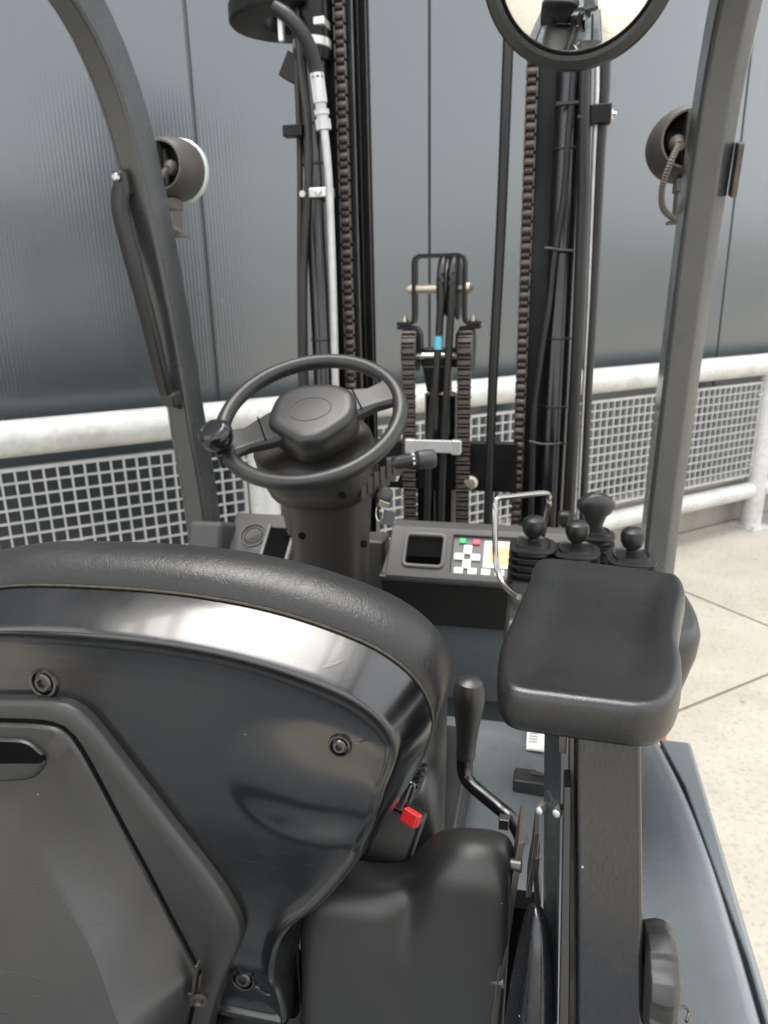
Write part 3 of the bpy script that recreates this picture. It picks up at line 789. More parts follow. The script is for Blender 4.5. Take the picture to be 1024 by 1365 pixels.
MB().tube([(0.3725, 1.8900, 2.1613), (0.3773, 1.8900, 2.0438), (0.3757, 1.8900, 1.9217), (0.3802, 1.8950, 1.5910), (0.3815, 1.9000, 1.3724), (0.3880, 1.9000, 1.0133)], 0.0125, 12).build('hose', 'rubber', fl)
MB().tube([(0.3557, 1.8850, 2.1469), (0.3608, 1.8850, 2.0439), (0.3618, 1.8850, 1.9527), (0.3712, 1.8900, 1.5912), (0.3739, 1.8950, 1.3729), (0.3781, 1.8950, 1.0144)], 0.006, 10).build('steel_pipe', 'zinc_pale', fl)
hc = MB().box((0.3720, 1.8800, 1.9924), (0.045, 0.035, 0.04)).build('hose_clamp', 'mast_black', fl, bevel=0.003)
MB().lathe([(0.012, 0), (0.012, 0.010), (0.005, 0.012), (0.005, 0.018)], along((0.3883, 1.8800, 1.9913), (1, -0.3, 0)), 6).build('clamp_bolt', 'zinc_pale', hc)
for y in (137, 155): MB().bar((0.2734, 1.8700, 2.0195) if y == 137 else (0.3209, 1.8600, 1.9887), (0.3227, 1.8700, 2.0192) if y == 137 else (0.3456, 1.8600, 1.9841), 0.006, 0.006).build('cable_tie', 'hose_grey', fl)
MB().tube(curve([(0.2608, 1.8720, 1.7121), (0.2731, 1.8680, 1.7115), (0.2941, 1.8680, 1.7075), (0.3290, 1.8750, 1.7051)], 12), 0.003, 6).build('cable_tie', 'hose_grey', fl)
MB().tube(curve([(0.2439, 1.8750, 1.2428), (0.2747, 1.8680, 1.2371), (0.3048, 1.8680, 1.2379), (0.3234, 1.8750, 1.2409)], 12), 0.003, 6).build('cable_tie', 'hose_grey', fl)
# black hose hanging free between middle and right channel
MB().tube(curve([(0.1602, 1.9000, 2.2115), (0.1588, 1.9000, 2.0922), (0.1539, 1.9050, 1.7704), (0.1459, 1.9100, 1.5024), (0.1412, 1.9150, 1.2888), (0.1386, 1.9200, 0.9495)], 30), 0.0125, 12).build('hose', 'rubber', fl)

# free-lift cylinder, chain wheels and hose pulley in the middle
MB().lathe([(0.046, 0.45), (0.046, 1.345), (0.041, 1.35), (0.030, 1.352), (0.030, 1.43)], Matrix.Translation((-0.004, 1.99, 0)), 30).build('free_lift_cylinder', 'cyl_black', fl)
MB().box((-0.003, 1.975, 1.448), (0.10, 0.06, 0.050)).build('crosshead', 'mast_black', fl, bevel=0.006)
cp = MB().lathe([(0.030, 1.352), (0.030, 1.40)], Matrix.Translation((-0.004, 1.955, 0)), 20).build('cylinder_rod', 'chrome', fl)
tr = MB()
tr.rings([[Vector((-0.004 + r * math.cos(2 * PI * k / 4 + PI / 4), 1.945 + r * math.sin(2 * PI * k / 4 + PI / 4), z)) for k in range(4)] for z, r in ((1.36, 0.040), (1.43, 0.056))])
tr.build('crosshead_taper', 'mast_black', fl, bevel=0.004)
MB().lathe([(0.009, -0.06), (0.009, 0.055)], along((-0.004, 1.93, 1.455), (1, 0, 0)), 12).build('wheel_axle', 'zinc', fl)
MB().lathe([(0.010, -0.016), (0.010, 0.016)], along((0.0062, 1.8600, 1.4933), (0, 0, 1)), 12).build('blue_cap', 'blue_cap', fl)
for sx, cxp in ((-1, -0.079), (1, 0.069)):
    whl = MB().lathe([(0.010, -0.020), (0.058, -0.020), (0.060, -0.0165), (0.047, -0.015), (0.047, 0.015), (0.060, 0.0165), (0.058, 0.020), (0.010, 0.020)], along((cxp, 1.955, 1.470), (1, 0, 0)), 32).build('chain_wheel', 'steel_worn', fl)
    ch = vbox('lift_chain', cxp - 0.017, cxp + 0.017, 1.901, 1.911, 0.55, 1.47, 'mast_black', fl, 0.001)
    lk = MB()
    lk.box((0, -0.004, 0), (0.036, 0.010, 0.0105))
    lk.lathe([(0.0030, -0.0195), (0.0030, 0.0195)], along((0, -0.002, 0.0125), (1, 0, 0)), 8)
    lkm = lk.mesh('chain_link', 'chain_steel', 30)
    path = [(1.905, 0.93 + 0.0255 * k, 0) for k in range(21)]
    for k in range(9):
        u = PI - k * 0.46
        path.append((1.955 + 0.052 * math.cos(u), 1.470 + 0.052 * math.sin(u), u - PI))
    for y, z, r in path: place('chain_link', lkm, ch, (cxp, y, z), Matrix.Rotation(r, 3, 'X'))
# bent strap frame carrying the hose pulley
def strap(pts, w, t, name):
    mb = MB(); prof = [(-t / 2, -w / 2), (t / 2, -w / 2), (t / 2, w / 2), (-t / 2, w / 2)]
    R = []
    P = [V(p) for p in pts]
    for i, p in enumerate(P):
        a, b = P[max(0, i - 1)], P[min(len(P) - 1, i + 1)]
        t_ = (b - a).normalized(); y = Vector((0, 1, 0)); x = t_.cross(y).normalized()
        R.append([p + x * q[0] + y * q[1] for q in prof])
    return mb.rings(R).build(name, 'mast_black', fl, smooth=30)
ys = 1.945
st = strap([(-0.113, ys, 1.538), (-0.080, ys, 1.538), (-0.070, ys, 1.543), (-0.068, ys, 1.555), (-0.068, ys, 1.690), (-0.064, ys, 1.701), (-0.054, ys, 1.706), (0.048, ys, 1.706), (0.059, ys, 1.701), (0.063, ys, 1.690), (0.063, ys, 1.555), (0.066, ys, 1.543), (0.075, ys, 1.538), (0.105, ys, 1.538)], 0.05, 0.009, 'pulley_frame')
strap([(-0.112, ys, 1.528), (-0.072, ys, 1.528), (-0.060, ys, 1.522), (-0.053, ys, 1.508), (-0.052, ys, 1.46)], 0.05, 0.008, 'pulley_bracket')
strap([(0.105, ys, 1.528), (0.066, ys, 1.528), (0.054, ys, 1.522), (0.047, ys, 1.508), (0.046, ys, 1.46)], 0.05, 0.008, 'pulley_bracket')
for x in (-0.094, 0.087): MB().lathe([(0.009, 0), (0.009, 0.008), (0.0045, 0.009), (0.0045, 0.016)], Matrix.Translation((x, ys - 0.005, 1.543)), 6).build('bolt', 'zinc_yellow', st)
MB().lathe([(0.0055, -0.092), (0.013, -0.080), (0.013, -0.066), (0.012, -0.064), (0.012, -0.008), (0.010, -0.006), (0.010, 0.06), (0.015, 0.062), (0.015, 0.076), (0.006, 0.084)], along((0.0, ys, 1.625), (1, 0, 0)), 16).build('pulley_pin', 'zinc_yellow', st)
MB().lathe([(0.012, -0.024), (0.078, -0.024), (0.080, -0.020), (0.066, -0.013), (0.066, -0.010), (0.079, -0.002), (0.079, 0.002), (0.066, 0.010), (0.066, 0.013), (0.080, 0.020), (0.078, 0.024), (0.012, 0.024)], along((0.024, ys, 1.625), (1, 0, 0)), 36).build('hose_pulley', 'rubber', st)
for dx in (-0.0125, 0.0145):
    P = []
    for k in range(9):
        u = 0.35 + (PI - 0.35) * k / 8
        P.append((0.024 + dx, ys + 0.074 * math.cos(u), 1.625 + 0.074 * math.sin(u)))
    P += [(0.022 + dx, ys - 0.075, 1.55), (0.012 + dx * 1.1, ys - 0.070, 1.40), (0.000 + dx * 1.4, ys - 0.060, 1.25), (-0.006 + dx * 1.45, ys - 0.06, 1.10), (-0.010 + dx * 1.5, ys - 0.06, 0.90)]
    MB().tube(curve(P, 50), 0.0098, 10).build('hose', 'rubber', fl)
hc = MB().box((0, 0, 0), (0.150, 0.012, 0.034)).build('hose_clamp', 'zinc_pale', fl, bevel=0.003); hc.location = (-0.006, 1.868, 1.224)
hc.matrix_parent_inverse = world_of(fl).inverted()
for dx in (-0.064, 0.060): MB().box((-0.006 + dx, 1.872, 1.222), (0.026, 0.022, 0.040)).build('clamp_end', 'zinc_pale', hc, bevel=0.004)
# cross member and lower frame
MB().box((0.0, 1.925, 1.160), (0.424, 0.030, 0.135)).build('mast_cross_member', 'mast_black', fl, bevel=0.003)
MB().box((0.0, 1.99, 0.55), (0.40, 0.06, 0.16)).build('mast_cross_member', 'mast_black', fl, bevel=0.003)
MB().box((0.0, 1.99, 2.55), (0.62, 0.06, 0.16)).build('mast_cross_member', 'mast_black', fl, bevel=0.003)
MB().lathe([(0.019, 0), (0.019, 0.008), (0.013, 0.012), (0.012, 0.018), (0.002, 0.019)], along((0.091, 1.909, 1.118), (0, -1, 0)), 18).build('hex_bolt', 'zinc_yellow', fl)
for x0, x1, mm in ((-0.062, -0.030, 'mast_black'), (0.034, 0.043, 'zinc_yellow'), (0.046, 0.066, 'mast_black'), (-0.098, -0.083, 'steel_worn')):
    vbox('hose_channel', x0, x1, 1.93, 1.96, 0.60, 1.094, mm, fl, 0.002)
# carriage and forks, low in front
vbox('fork_carriage', -0.45, 0.45, 2.16, 2.20, 0.10, 0.20, 'mast_black'); vbox('fork_carriage', -0.45, 0.45, 2.16, 2.20, 0.42, 0.52, 'mast_black')
for x in (-0.25, 0.25):
    MB().prism([(0, 0.06), (0.035, 0.06), (0.04, 0.10), (0.9, 0.085), (0.9, 0.075), (0.0, 0.045)], frame((x - 0.05, 2.205, 0), (0, 1, 0), (0, 0, 1), (1, 0, 0)), 0.1).build('fork', 'mast_black', fl, bevel=0.002)
    vbox('fork_shank', x - 0.05, x + 0.05, 2.205, 2.24, 0.06, 0.54, 'mast_black')

# ---------------------------------------------------------------- dashboard
DT, DB = Vector((0, 1.425, 1.142)), Vector((0, 1.345, 1.060))      # top and bottom edge of the sloping face
dv = (DT - DB).normalized(); dn = Vector((1, 0, 0)).cross(dv).normalized()
if dn.y > 0: dn = -dn
def dash_M(x): return frame(DB + Vector((x, 0, 0)), (1, 0, 0), dv, Vector((1, 0, 0)).cross(dv))
MD = dash_M(0.0)
fl_h = (DT - DB).length
upn = Vector((1, 0, 0)).cross(dv)     # local +z
dsh = MB().holed([-0.025, 0.012, 0.088, 0.108, 0.250, 0.40], [0.0, 0.016, 0.030, fl_h - 0.022, fl_h - 0.014, fl_h], {(1, 2), (3, 1), (3, 2), (3, 3), (1, 1)} - {(1, 1)}, frame(DB - upn * 0.012, (1, 0, 0), dv, upn), 0.014).build('dashboard', 'dash_plastic', fl, bevel=0.003)
top = MB().prism([(1.424, 1.142), (1.455, 1.148), (1.475, 1.140), (1.485, 1.10), (1.485, 0.98), (1.43, 0.98), (1.43, 1.12)], frame((-0.025, 0, 0), (0, 1, 0), (0, 0, 1), (1, 0, 0)), 0.425)
top.build('dashboard_top', 'dash_plastic', fl, bevel=0.004)
# dark tray behind the left opening, raised rim round it
MB().box(DB + Vector((0.050, 0, 0)) + dv * (fl_h / 2) - upn * 0.075, (0.10, 0.10, 0.05), Matrix((Vector((1, 0, 0)), dv, upn)).transposed()).build('storage_tray', 'shade_black', dsh, smooth=0)
def rim_path(x0, x1, v0, v1, r, M, z):
    pts = []
    for cx, cy, a0 in ((x1 - r, v1 - r, 0), (x0 + r, v1 - r, 90), (x0 + r, v0 + r, 180), (x1 - r, v0 + r, 270)):
        for k in range(5):
            a = math.radians(a0 + k * 22.5); pts.append(M @ Vector((cx + r * math.cos(a), cy + r * math.sin(a), z)))
    return pts
MB().tube(rim_path(0.009, 0.091, 0.026, fl_h - 0.017, 0.010, MD, 0.003), 0.0042, 8, closed=True, up=upn).build('tray_rim', 'panel_grey', dsh)
# control panel: keypad, round cross of arrow keys, amber display
pan = MB().box(MD @ Vector((0.180, fl_h / 2, -0.008)), (0.146, fl_h - 0.020, 0.006), Matrix((Vector((1, 0, 0)), dv, upn)).transposed()).build('control_panel', 'panel_grey', dsh, smooth=0)
DR = Matrix((Vector((1, 0, 0)), dv, upn)).transposed()
def key(name, x, v, w, h, m, t=0.004):
    MB().box(MD @ Vector((x, v, -0.005 + t / 2)), (w, h, t), DR).build(name, m, pan, bevel=0.0015)
ky = fl_h
key('button', 0.127, ky - 0.024, 0.015, 0.012, 'green_button'); key('button', 0.155, ky - 0.025, 0.015, 0.012, 'pink_button')
for dx, dy, w, h in ((0, 0.016, 0.017, 0.020), (0, -0.016, 0.017, 0.020), (-0.0165, 0, 0.020, 0.015), (0.0165, 0, 0.020, 0.015)):
    key('arrow_key', 0.139 + dx, 0.055 + dy, w, h, 'key_white')
for k in range(4): key('function_key', 0.124 + 0.0275 * k, 0.024, 0.0185, 0.014, 'key_white')
for (dx, dy, a_) in ((0, 0.019, 0), (0, -0.019, PI), (-0.020, 0, PI / 2), (0.020, 0, -PI / 2)):
    tri = [(0.0042 * math.cos(a_ + PI / 2 + k * 2 * PI / 3), 0.0042 * math.sin(a_ + PI / 2 + k * 2 * PI / 3)) for k in range(3)]
    MB().prism(tri, MD @ Matrix.Translation((0.139 + dx, 0.055 + dy, -0.0012)), 0.0006).build('key_mark', 'print_grey', pan, smooth=0)
for k in range(4):
    for q_ in range(3 - k % 2): key('key_mark', 0.124 + 0.0275 * k - 0.003 + 0.003 * (k % 2), 0.021 + 0.003 * q_, 0.009 - 0.002 * q_, 0.0010, 'print_grey', 0.0046)
for q_ in range(4): key('display_mark', 0.205 + 0.006 * (q_ % 2), 0.048 + 0.009 * q_, 0.030 - 0.007 * (q_ % 3), 0.0022, 'print_grey', 0.0034)
key('display_bezel', 0.205, 0.064, 0.066, 0.060, 'key_white', 0.002); key('display', 0.208, 0.062, 0.050, 0.042, 'screen_amber', 0.003)
# lower face under the panel, knee panel, bulkhead
MB().prism([(1.345, 1.062), (1.342, 1.050), (1.360, 1.040), (1.40, 0.93), (1.49, 0.93), (1.49, 1.062)], frame((-0.04, 0, 0), (0, 1, 0), (0, 0, 1), (1, 0, 0)), 0.46).build('lower_dashboard', 'cover_plastic', fl, bevel=0.004)
MB().box((0.12, 1.44, 0.85), (0.74, 0.03, 0.22)).build('knee_panel', 'slate_paint', fl, bevel=0.004)
# left part: end block, cup ring, pocket with its dark inside as a black plate
db = MB().box((-0.4386, 1.4300, 1.0922), (0.080, 0.12, 0.070), Matrix.Rotation(-0.35, 3, 'X')).build('dashboard_end', 'dash_plastic', fl, bevel=0.012, seg=3)
c0 = V((-0.3342, 1.4200, 1.0909))
tiltL = Matrix.Rotation(math.radians(38), 3, 'X')
MB().box((-0.27, 1.475, 1.02), (0.44, 0.07, 0.16)).build('dashboard_back', 'dash_plastic', fl, bevel=0.006)
dl = MB().box(V((-0.3187, 1.4450, 1.0705)), (0.185, 0.15, 0.05), tiltL).build('dashboard_shelf', 'dash_plastic', fl, bevel=0.006)
nL = tiltL @ Vector((0, 0, 1))
c1 = V((-0.3399, 1.4150, 1.1065))
MB().lathe([(0.0255, 0.0), (0.0275, 0.004), (0.030, 0.004), (0.031, 0.0)], along(c1, nL), 32, cap=False).build('cup_ring', 'dash_plastic', dl)
MB().lathe([(0.019, 0.0), (0.020, 0.0025), (0.022, 0.0)], along(c1, nL), 32, cap=False).build('cup_ring', 'dash_plastic', dl)
pk = V((-0.2788, 1.4050, 1.0906))
MB().box(pk, (0.054, 0.085, 0.012), tiltL).build('pocket', 'shade_black', dl, smooth=0)  # solid black plate painting the shade inside the pocket
for dx in (-0.030, 0.030): MB().box(pk + Vector((dx, 0, 0.003)), (0.008, 0.095, 0.016), tiltL).build('pocket_rim', 'panel_grey', dl, bevel=0.002)
MB().box(V((-0.2546, 1.4200, 1.1478)), (0.020, 0.02, 0.075), Matrix.Rotation(-0.15, 3, 'Y')).build('tilt_lever', 'dash_plastic', fl, bevel=0.005)

# ---------------------------------------------------------------- steering column and wheel
WC = V((-0.0864, 1.1000, 1.4291)); AL = math.radians(32)
wt = Vector((0, math.cos(AL), math.sin(AL))); wnrm = Vector((0, -math.sin(AL), math.cos(AL)))
MW = frame(WC, (1, 0, 0), wt, wnrm)
RW = 0.146
sw = MB().tube([MW @ Vector((RW * math.cos(2 * PI * k / 72), RW * math.sin(2 * PI * k / 72), 0)) for k in range(72)], 0.0125, 14, closed=True, up=wnrm).build('steering_wheel', 'satin_plastic', fl)
# finger grips under the rim
for k in range(22):
    u = math.radians(95 + k * 3.2)
    MB().lathe([(0.004, -0.004), (0.0055, 0), (0.004, 0.004)], along(MW @ Vector((RW * math.cos(u), RW * math.sin(u), -0.011)), MW.to_3x3() @ Vector((-math.sin(u), math.cos(u), 0))), 8).build('finger_grip', 'satin_plastic', sw)
SA = math.radians(29)
for a in (SA, SA + PI):
    e = Vector((math.cos(a), math.sin(a), 0)); s_ = Vector((-math.sin(a), math.cos(a), 0))
    R = []
    for d, w, z, h in ((0.030, 0.040, 0.004, 0.014), (0.070, 0.036, -0.002, 0.013), (0.105, 0.026, -0.006, 0.012), (0.128, 0.030, -0.004, 0.011), (0.147, 0.044, 0.0, 0.009)):
        R.append([MW @ (e * d + s_ * (w * cx) + Vector((0, 0, z + h * cz))) for cx, cz in ((-1, -0.6), (-1, 0.3), (-0.8, 0.9), (0.8, 0.9), (1, 0.3), (1, -0.6))])
    sp = MB().rings(R).build('spoke', 'satin_plastic', sw, bevel=0.003)
hub_o = [(-0.058, 0.020), (-0.052, 0.040), (-0.032, 0.056), (0.0, 0.061), (0.034, 0.055), (0.056, 0.038), (0.063, 0.016), (0.063, -0.010), (0.054, -0.028), (0.030, -0.050), (0.012, -0.060), (-0.010, -0.060), (-0.030, -0.046), (-0.054, -0.024), (-0.060, -0.006)]
Mh = MW @ Matrix.Translation((0.006, -0.008, -0.001)) @ Matrix.Rotation(math.radians(8), 4, 'Z') @ Matrix.Diagonal((1.14, 1.14, 1.0, 1))
hub = cushion(MB(), hub_o, [(0.010, -0.030), (0.001, -0.024), (0.0, 0.012), (0.0015, 0.018), (0.005, 0.0225), (0.009, 0.0245), (0.015, 0.0255)], Mh).build('hub_cover', 'satin_plastic', sw, smooth=60)
MB().tube([Mh @ Vector((0.030 * math.cos(2 * PI * k / 40), 0.024 * math.sin(2 * PI * k / 40), 0.0254)) for k in range(40)], 0.0011, 6, closed=True, up=wnrm).build('hub_emblem_ring', 'satin_plastic', sw)
for sgn in (-1, 1):
    MB().tube([MW @ (Matrix.Rotation(SA, 3, 'Z') @ Vector((sgn * 0.080, -0.030 + 0.060 * k / 8, 0.0085))) for k in range(9)], 0.0014, 6).build('hub_seam', 'shade_black', sw)
MB().lathe([(0.036, -0.045), (0.044, -0.02), (0.046, 0.0)], MW, 28).build('wheel_boss', 'satin_plastic', sw)
# spinner knob
kc = MW @ Vector((RW * math.cos(SA + PI + 0.10), RW * math.sin(SA + PI + 0.10), 0.0))
kn = MB().lathe([(0.010, -0.014), (0.013, 0.004), (0.013, 0.012), (0.020, 0.016), (0.0255, 0.026), (0.0270, 0.036), (0.0250, 0.045), (0.020, 0.0505), (0.017, 0.0515), (0.016, 0.0508), (0.001, 0.0515)], along(kc, wnrm + Vector((-0.10, -0.05, 0))), 30).build('spinner_knob', 'cyl_black', sw)
MB().box(kc + wnrm * -0.004, (0.030, 0.040, 0.030), MW.to_3x3() @ Matrix.Rotation(SA, 3, 'Z')).build('knob_clamp', 'satin_plastic', sw, bevel=0.005)
# column: broad upper shroud, narrower body
def ell(c, rx, ry, n=28, p=2.6):
    o = []
    for k in range(n):
        u = 2 * PI * k / n; cu, su = math.cos(u), math.sin(u)
        o.append(c + Vector((1, 0, 0)) * rx * math.copysign(abs(cu) ** (2 / p), cu) + wt * ry * math.copysign(abs(su) ** (2 / p), su))
    return o
ca = lambda d: WC - wnrm * d
sx_ = lambda d, x: ca(d) + Vector((x, 0, 0))
up1 = MB().rings([ell(sx_(0.052, -0.010), 0.086, 0.064), ell(sx_(0.058, -0.010), 0.100, 0.074), ell(sx_(0.100, -0.008), 0.102, 0.080), ell(sx_(0.138, -0.006), 0.096, 0.080), ell(sx_(0.145, -0.006), 0.088, 0.072)])
col = up1.build('steering_column', 'column_plastic', fl, smooth=50)
def lob(z_, rx, ry):
    c_ = ca(0.135) + Vector((-0.10 * z_, 0.30 * z_, -z_)) + Vector((0.004, 0.0, 0))
    return [c_ + Vector((rx * math.copysign(abs(math.cos(u)) ** 0.75, math.cos(u)), ry * math.copysign(abs(math.sin(u)) ** 0.75, math.sin(u)), 0)) for u in [2 * PI * k / 28 for k in range(28)]]
lo = MB().rings([lob(-0.03, 0.080, 0.070), lob(0.0, 0.078, 0.070), lob(0.05, 0.074, 0.068), lob(0.12, 0.070, 0.065), lob(0.20, 0.068, 0.062), lob(0.34, 0.066, 0.060)])
lo.build('column_body', 'column_plastic', fl, smooth=50)
def hole(p, n):
    MB().lathe([(0.006, -0.004), (0.006, 0.0012), (0.0001, 0.0012)], along(p, n), 14).build('screw_hole', 'shade_black', col)
hole(V((-0.0277, 1.0635, 1.3112)), (0.0, -0.85, 0.5)); hole(V((-0.1122, 1.0980, 1.2265)), (-0.2, -0.85, 0.5)); hole(V((-0.0028, 1.0960, 1.2188)), (0.2, -0.85, 0.5))
# vents on the right of the shroud
for k in range(6):
    q = V((0.0001, 1.1300, 1.3043)) + Vector((0.0085 * k, 0.0105 * k, 0.0065 * k))
    MB().box(q, (0.004, 0.04, 0.030), Matrix.Rotation(-0.5, 3, 'Z')).build('vent_fin', 'column_plastic', col, bevel=0.0012)
# indicator stalk
p0, p1 = V((0.0215, 1.1700, 1.3395)), V((0.0660, 1.1900, 1.3443)); p2 = V((0.0878, 1.2000, 1.3427))
stk = MB().lathe([(0.011, 0), (0.0115, 0.040), (0.0135, 0.043), (0.0135, 0.050), (0.0125, 0.051), (0.0165, 0.056), (0.0170, 0.082), (0.0150, 0.086), (0.001, 0.087)], along(p0, p2 - p0), 16).build('indicator_stalk', 'cover_plastic', fl)
for k in range(5):
    u = -1.2 + k * 0.6; ax = (p2 - p0).normalized(); q = p0 + ax * 0.046 + along((0, 0, 0), ax).to_3x3() @ Vector((0.0135 * math.cos(u - 1.2), 0.0135 * math.sin(u - 1.2), 0))
    MB().lathe([(0.002, 0), (0.002, 0.001), (0.0002, 0.001)], along(q, q - (p0 + ax * 0.046)), 8).build('stalk_mark', 'white_label', stk)
MB().lathe([(0.001, -0.009), (0.006, -0.0075), (0.009, 0), (0.006, 0.0075), (0.001, 0.009)], Matrix.Translation((0.0313, 1.1900, 1.3125)), 14).build('stalk_ball', 'zinc', stk)
# ignition lock, key ring and tag
lk0 = V((0.0211, 1.1500, 1.2892))
MB().lathe([(0.014, -0.02), (0.014, 0.012), (0.010, 0.016), (0.009, 0.0165), (0.001, 0.0165)], along(lk0, (0.35, -0.85, 0.3)), 20).build('ignition_lock', 'cover_plastic', fl)
k_ = MB().box(V((0.0265, 1.1250, 1.2808)), (0.018, 0.003, 0.010), Matrix.Rotation(0.3, 3, 'Y')).build('ignition_key', 'zinc_yellow', fl, bevel=0.001)
MB().tube([V((0.0185, 1.1250, 1.2647)) + Vector((0.006 * math.cos(u), 0.002 * math.sin(u), 0.014 * math.sin(u))) for u in [2 * PI * i / 20 for i in range(20)]], 0.0011, 6, closed=True).build('key_ring', 'zinc', k_)
MB().box(V((0.0327, 1.1300, 1.2559)), (0.022, 0.003, 0.026), Matrix.Rotation(0.15, 3, 'Y')).build('key_tag', 'panel_grey', k_, bevel=0.001)
MB().box(V((0.0153, 1.1250, 1.2379)), (0.005, 0.002, 0.026)).build('spare_key', 'zinc', k_, bevel=0.0006)
# post of the dash beside the column
MB().prism([(0.0, 0.0), (0.032, 0.002), (0.044, 0.12), (0.022, 0.128)], frame((-0.0405, 1.3600, 1.0459), (1, 0, 0), dv, upn), 0.012).build('dashboard_rib', 'dash_plastic', fl, bevel=0.005)

# ---------------------------------------------------------------- hydraulic lever console
cons = cushion(MB(), [(0.245, 0.90), (0.26, 0.83), (0.40, 0.83), (0.475, 0.86), (0.492, 0.95), (0.470, 1.08), (0.40, 1.14), (0.29, 1.13), (0.248, 1.06)], [(0.030, 1.06), (0.012, 1.13), (0.002, 1.17), (0.0, 1.195), (0.004, 1.208), (0.012, 1.213)], Matrix()).build('lever_console', 'satin_plastic', fl, smooth=60)
def bellows(x, y, z, r, hh, n=4):
    pr = [(r * 1.04, 0)]
    for k in range(n):
        z0 = hh * k / n; kk = 1 - 0.07 * k / n
        pr += [(r * kk * 0.98, z0 + 0.0005), (r * kk, z0 + hh / n * 0.18), (r * kk * 0.99, z0 + hh / n * 0.32), (r * kk * 0.74, z0 + hh / n * 0.46), (r * kk * 0.72, z0 + hh / n * 0.80)]
    pr += [(r * 0.60, hh - 0.004), (r * 0.3, hh - 0.002)]
    # square-ish plan
    mb = MB(); R = []
    for rr, zz in pr:
        R.append([Vector((x + rr * math.copysign(abs(math.cos(u)) ** 0.6, math.cos(u)), y + rr * math.copysign(abs(math.sin(u)) ** 0.6, math.sin(u)), z + zz)) for u in [2 * PI * i / 28 for i in range(28)]])
    return mb.rings(R)
def lever(px, py, Y, z0):
    c = V((0, 0, 0)); kx = px
    b = bellows(px, Y, z0, 0.035, 0.066, 6)
    lv = b.build('control_lever', 'rubber', fl, smooth=30)
    MB().lathe([(0.0060, 0.03), (0.0070, 0.062), (0.0095, 0.064), (0.0132, 0.068), (0.0160, 0.0755), (0.0164, 0.082), (0.0148, 0.0885), (0.0100, 0.0925), (0.001, 0.0935)], Matrix.Translation((px, Y, z0 + 0.008)), 22).build('lever_knob', 'rubber', lv)
    return lv
lever(0.2745, 0, 0.985, 1.214); lever(0.334, 0, 0.985, 1.210); lever(0.408, 0, 0.985, 1.204)
# fourth lever with a T grip, farther forward
lv = bellows(0.366, 1.10, 1.212, 0.032, 0.052, 4).build('control_lever', 'rubber', fl, smooth=30)
tg = MB()
R = []
for t, w, d in ((0.0, 0.010, 0.010), (0.03, 0.0115, 0.011), (0.052, 0.0135, 0.012), (0.066, 0.018, 0.014), (0.076, 0.023, 0.0145), (0.086, 0.0285, 0.015), (0.094, 0.0285, 0.0135), (0.100, 0.022, 0.010), (0.102, 0.012, 0.006)):
    base = Vector((0.363 + 0.02 * t, 1.10, 1.220 + t))
    R.append([base + Vector((w * math.copysign(abs(math.cos(u)) ** 0.8, math.cos(u)) , d * math.sin(u), (-0.007 * (abs(math.cos(u)) ** 2) if t > 0.07 else 0))) for u in [2 * PI * i / 24 for i in range(24)]])
tg.rings(R).build('tee_grip', 'satin_plastic', lv, smooth=60)
MB().box((0.318, 1.08, 1.285), (0.018, 0.02, 0.022)).build('thumb_switch', 'satin_plastic', lv, bevel=0.005)
# bent rod guard in front of the levers
rod = curve([(0.2615, 0.8600, 1.2453), (0.2471, 0.8800, 1.2461), (0.2349, 0.9000, 1.2540), (0.2274, 0.9150, 1.2745), (0.2241, 0.9300, 1.3171), (0.2227, 0.9400, 1.3436), (0.2262, 0.9450, 1.3508), (0.2414, 0.9600, 1.3493), (0.2850, 1.0200, 1.3400), (0.2926, 1.0300, 1.3342), (0.2941, 1.0300, 1.3252), (0.2910, 1.0300, 1.3000), (0.2861, 1.0300, 1.2649), (0.2808, 1.0300, 1.2350)], 70)
MB().tube(rod, 0.0042, 10).build('lever_guard_rod', 'chrome', fl)
# left cheek of the console
MB().prism([(0.0, 0.0), (0.10, 0.02), (0.16, 0.09), (0.13, 0.14), (0.03, 0.125), (-0.01, 0.07)], frame((0.246, 0.80, 1.10), (0, 1, 0), (0, 0, 1), (1, 0, 0)), 0.03).build('console_cheek', 'satin_plastic', fl, bevel=0.008, seg=3)

# ---------------------------------------------------------------- seat
SC = -0.012
half = [(0.0, 1.4135), (0.06, 1.411), (0.11, 1.404), (0.155, 1.392), (0.185, 1.379), (0.207, 1.360), (0.2175, 1.336), (0.2145, 1.312), (0.204, 1.285), (0.187, 1.250), (0.168, 1.215), (0.144, 1.180), (0.118, 1.152), (0.106, 1.122), (0.103, 1.085), (0.103, 1.050), (0.101, 1.027), (0.088, 1.018), (0.0, 1.018)]
outl = [(x, z) for x, z in half] + [(2 * SC - x, z) for x, z in reversed(half[1:-1])]
ol = smooth_closed(outl, 200)
olc = [ (ol[i], ol[(i + 1) % 200]) for i in range(200)]
def odist(x, z):
    p = Vector((x, z, 0)); b = 9
    for a, c in olc:
        e = c - a; t = max(0, min(1, (p - a).dot(e) / e.length_squared)); dd = (p - a - e * t).length
        if dd < b: b = dd
    return b
YT = [(0, 0.437), (0.004, 0.4270), (0.010, 0.4145), (0.0165, 0.4030), (0.0185, 0.4005), (0.0205, 0.3997), (0.0222, 0.4003), (0.0240, 0.4022), (0.028, 0.4042), (0.034, 0.4056), (0.042, 0.4066), (0.052, 0.4072), (0.065, 0.4074), (0.5, 0.4074)]
def interp(T, d):
    for (a, va), (b, vb) in zip(T[:-1], T[1:]):
        if d <= b:
            t = (d - a) / (b - a); return va + (vb - va) * t
    return T[-1][1]
def lerp_s(a, b, t): t = max(0, min(1, t)); t = t * t * (3 - 2 * t); return a + (b - a) * t
BL = V((0.1362, 0.4100, 1.2910))
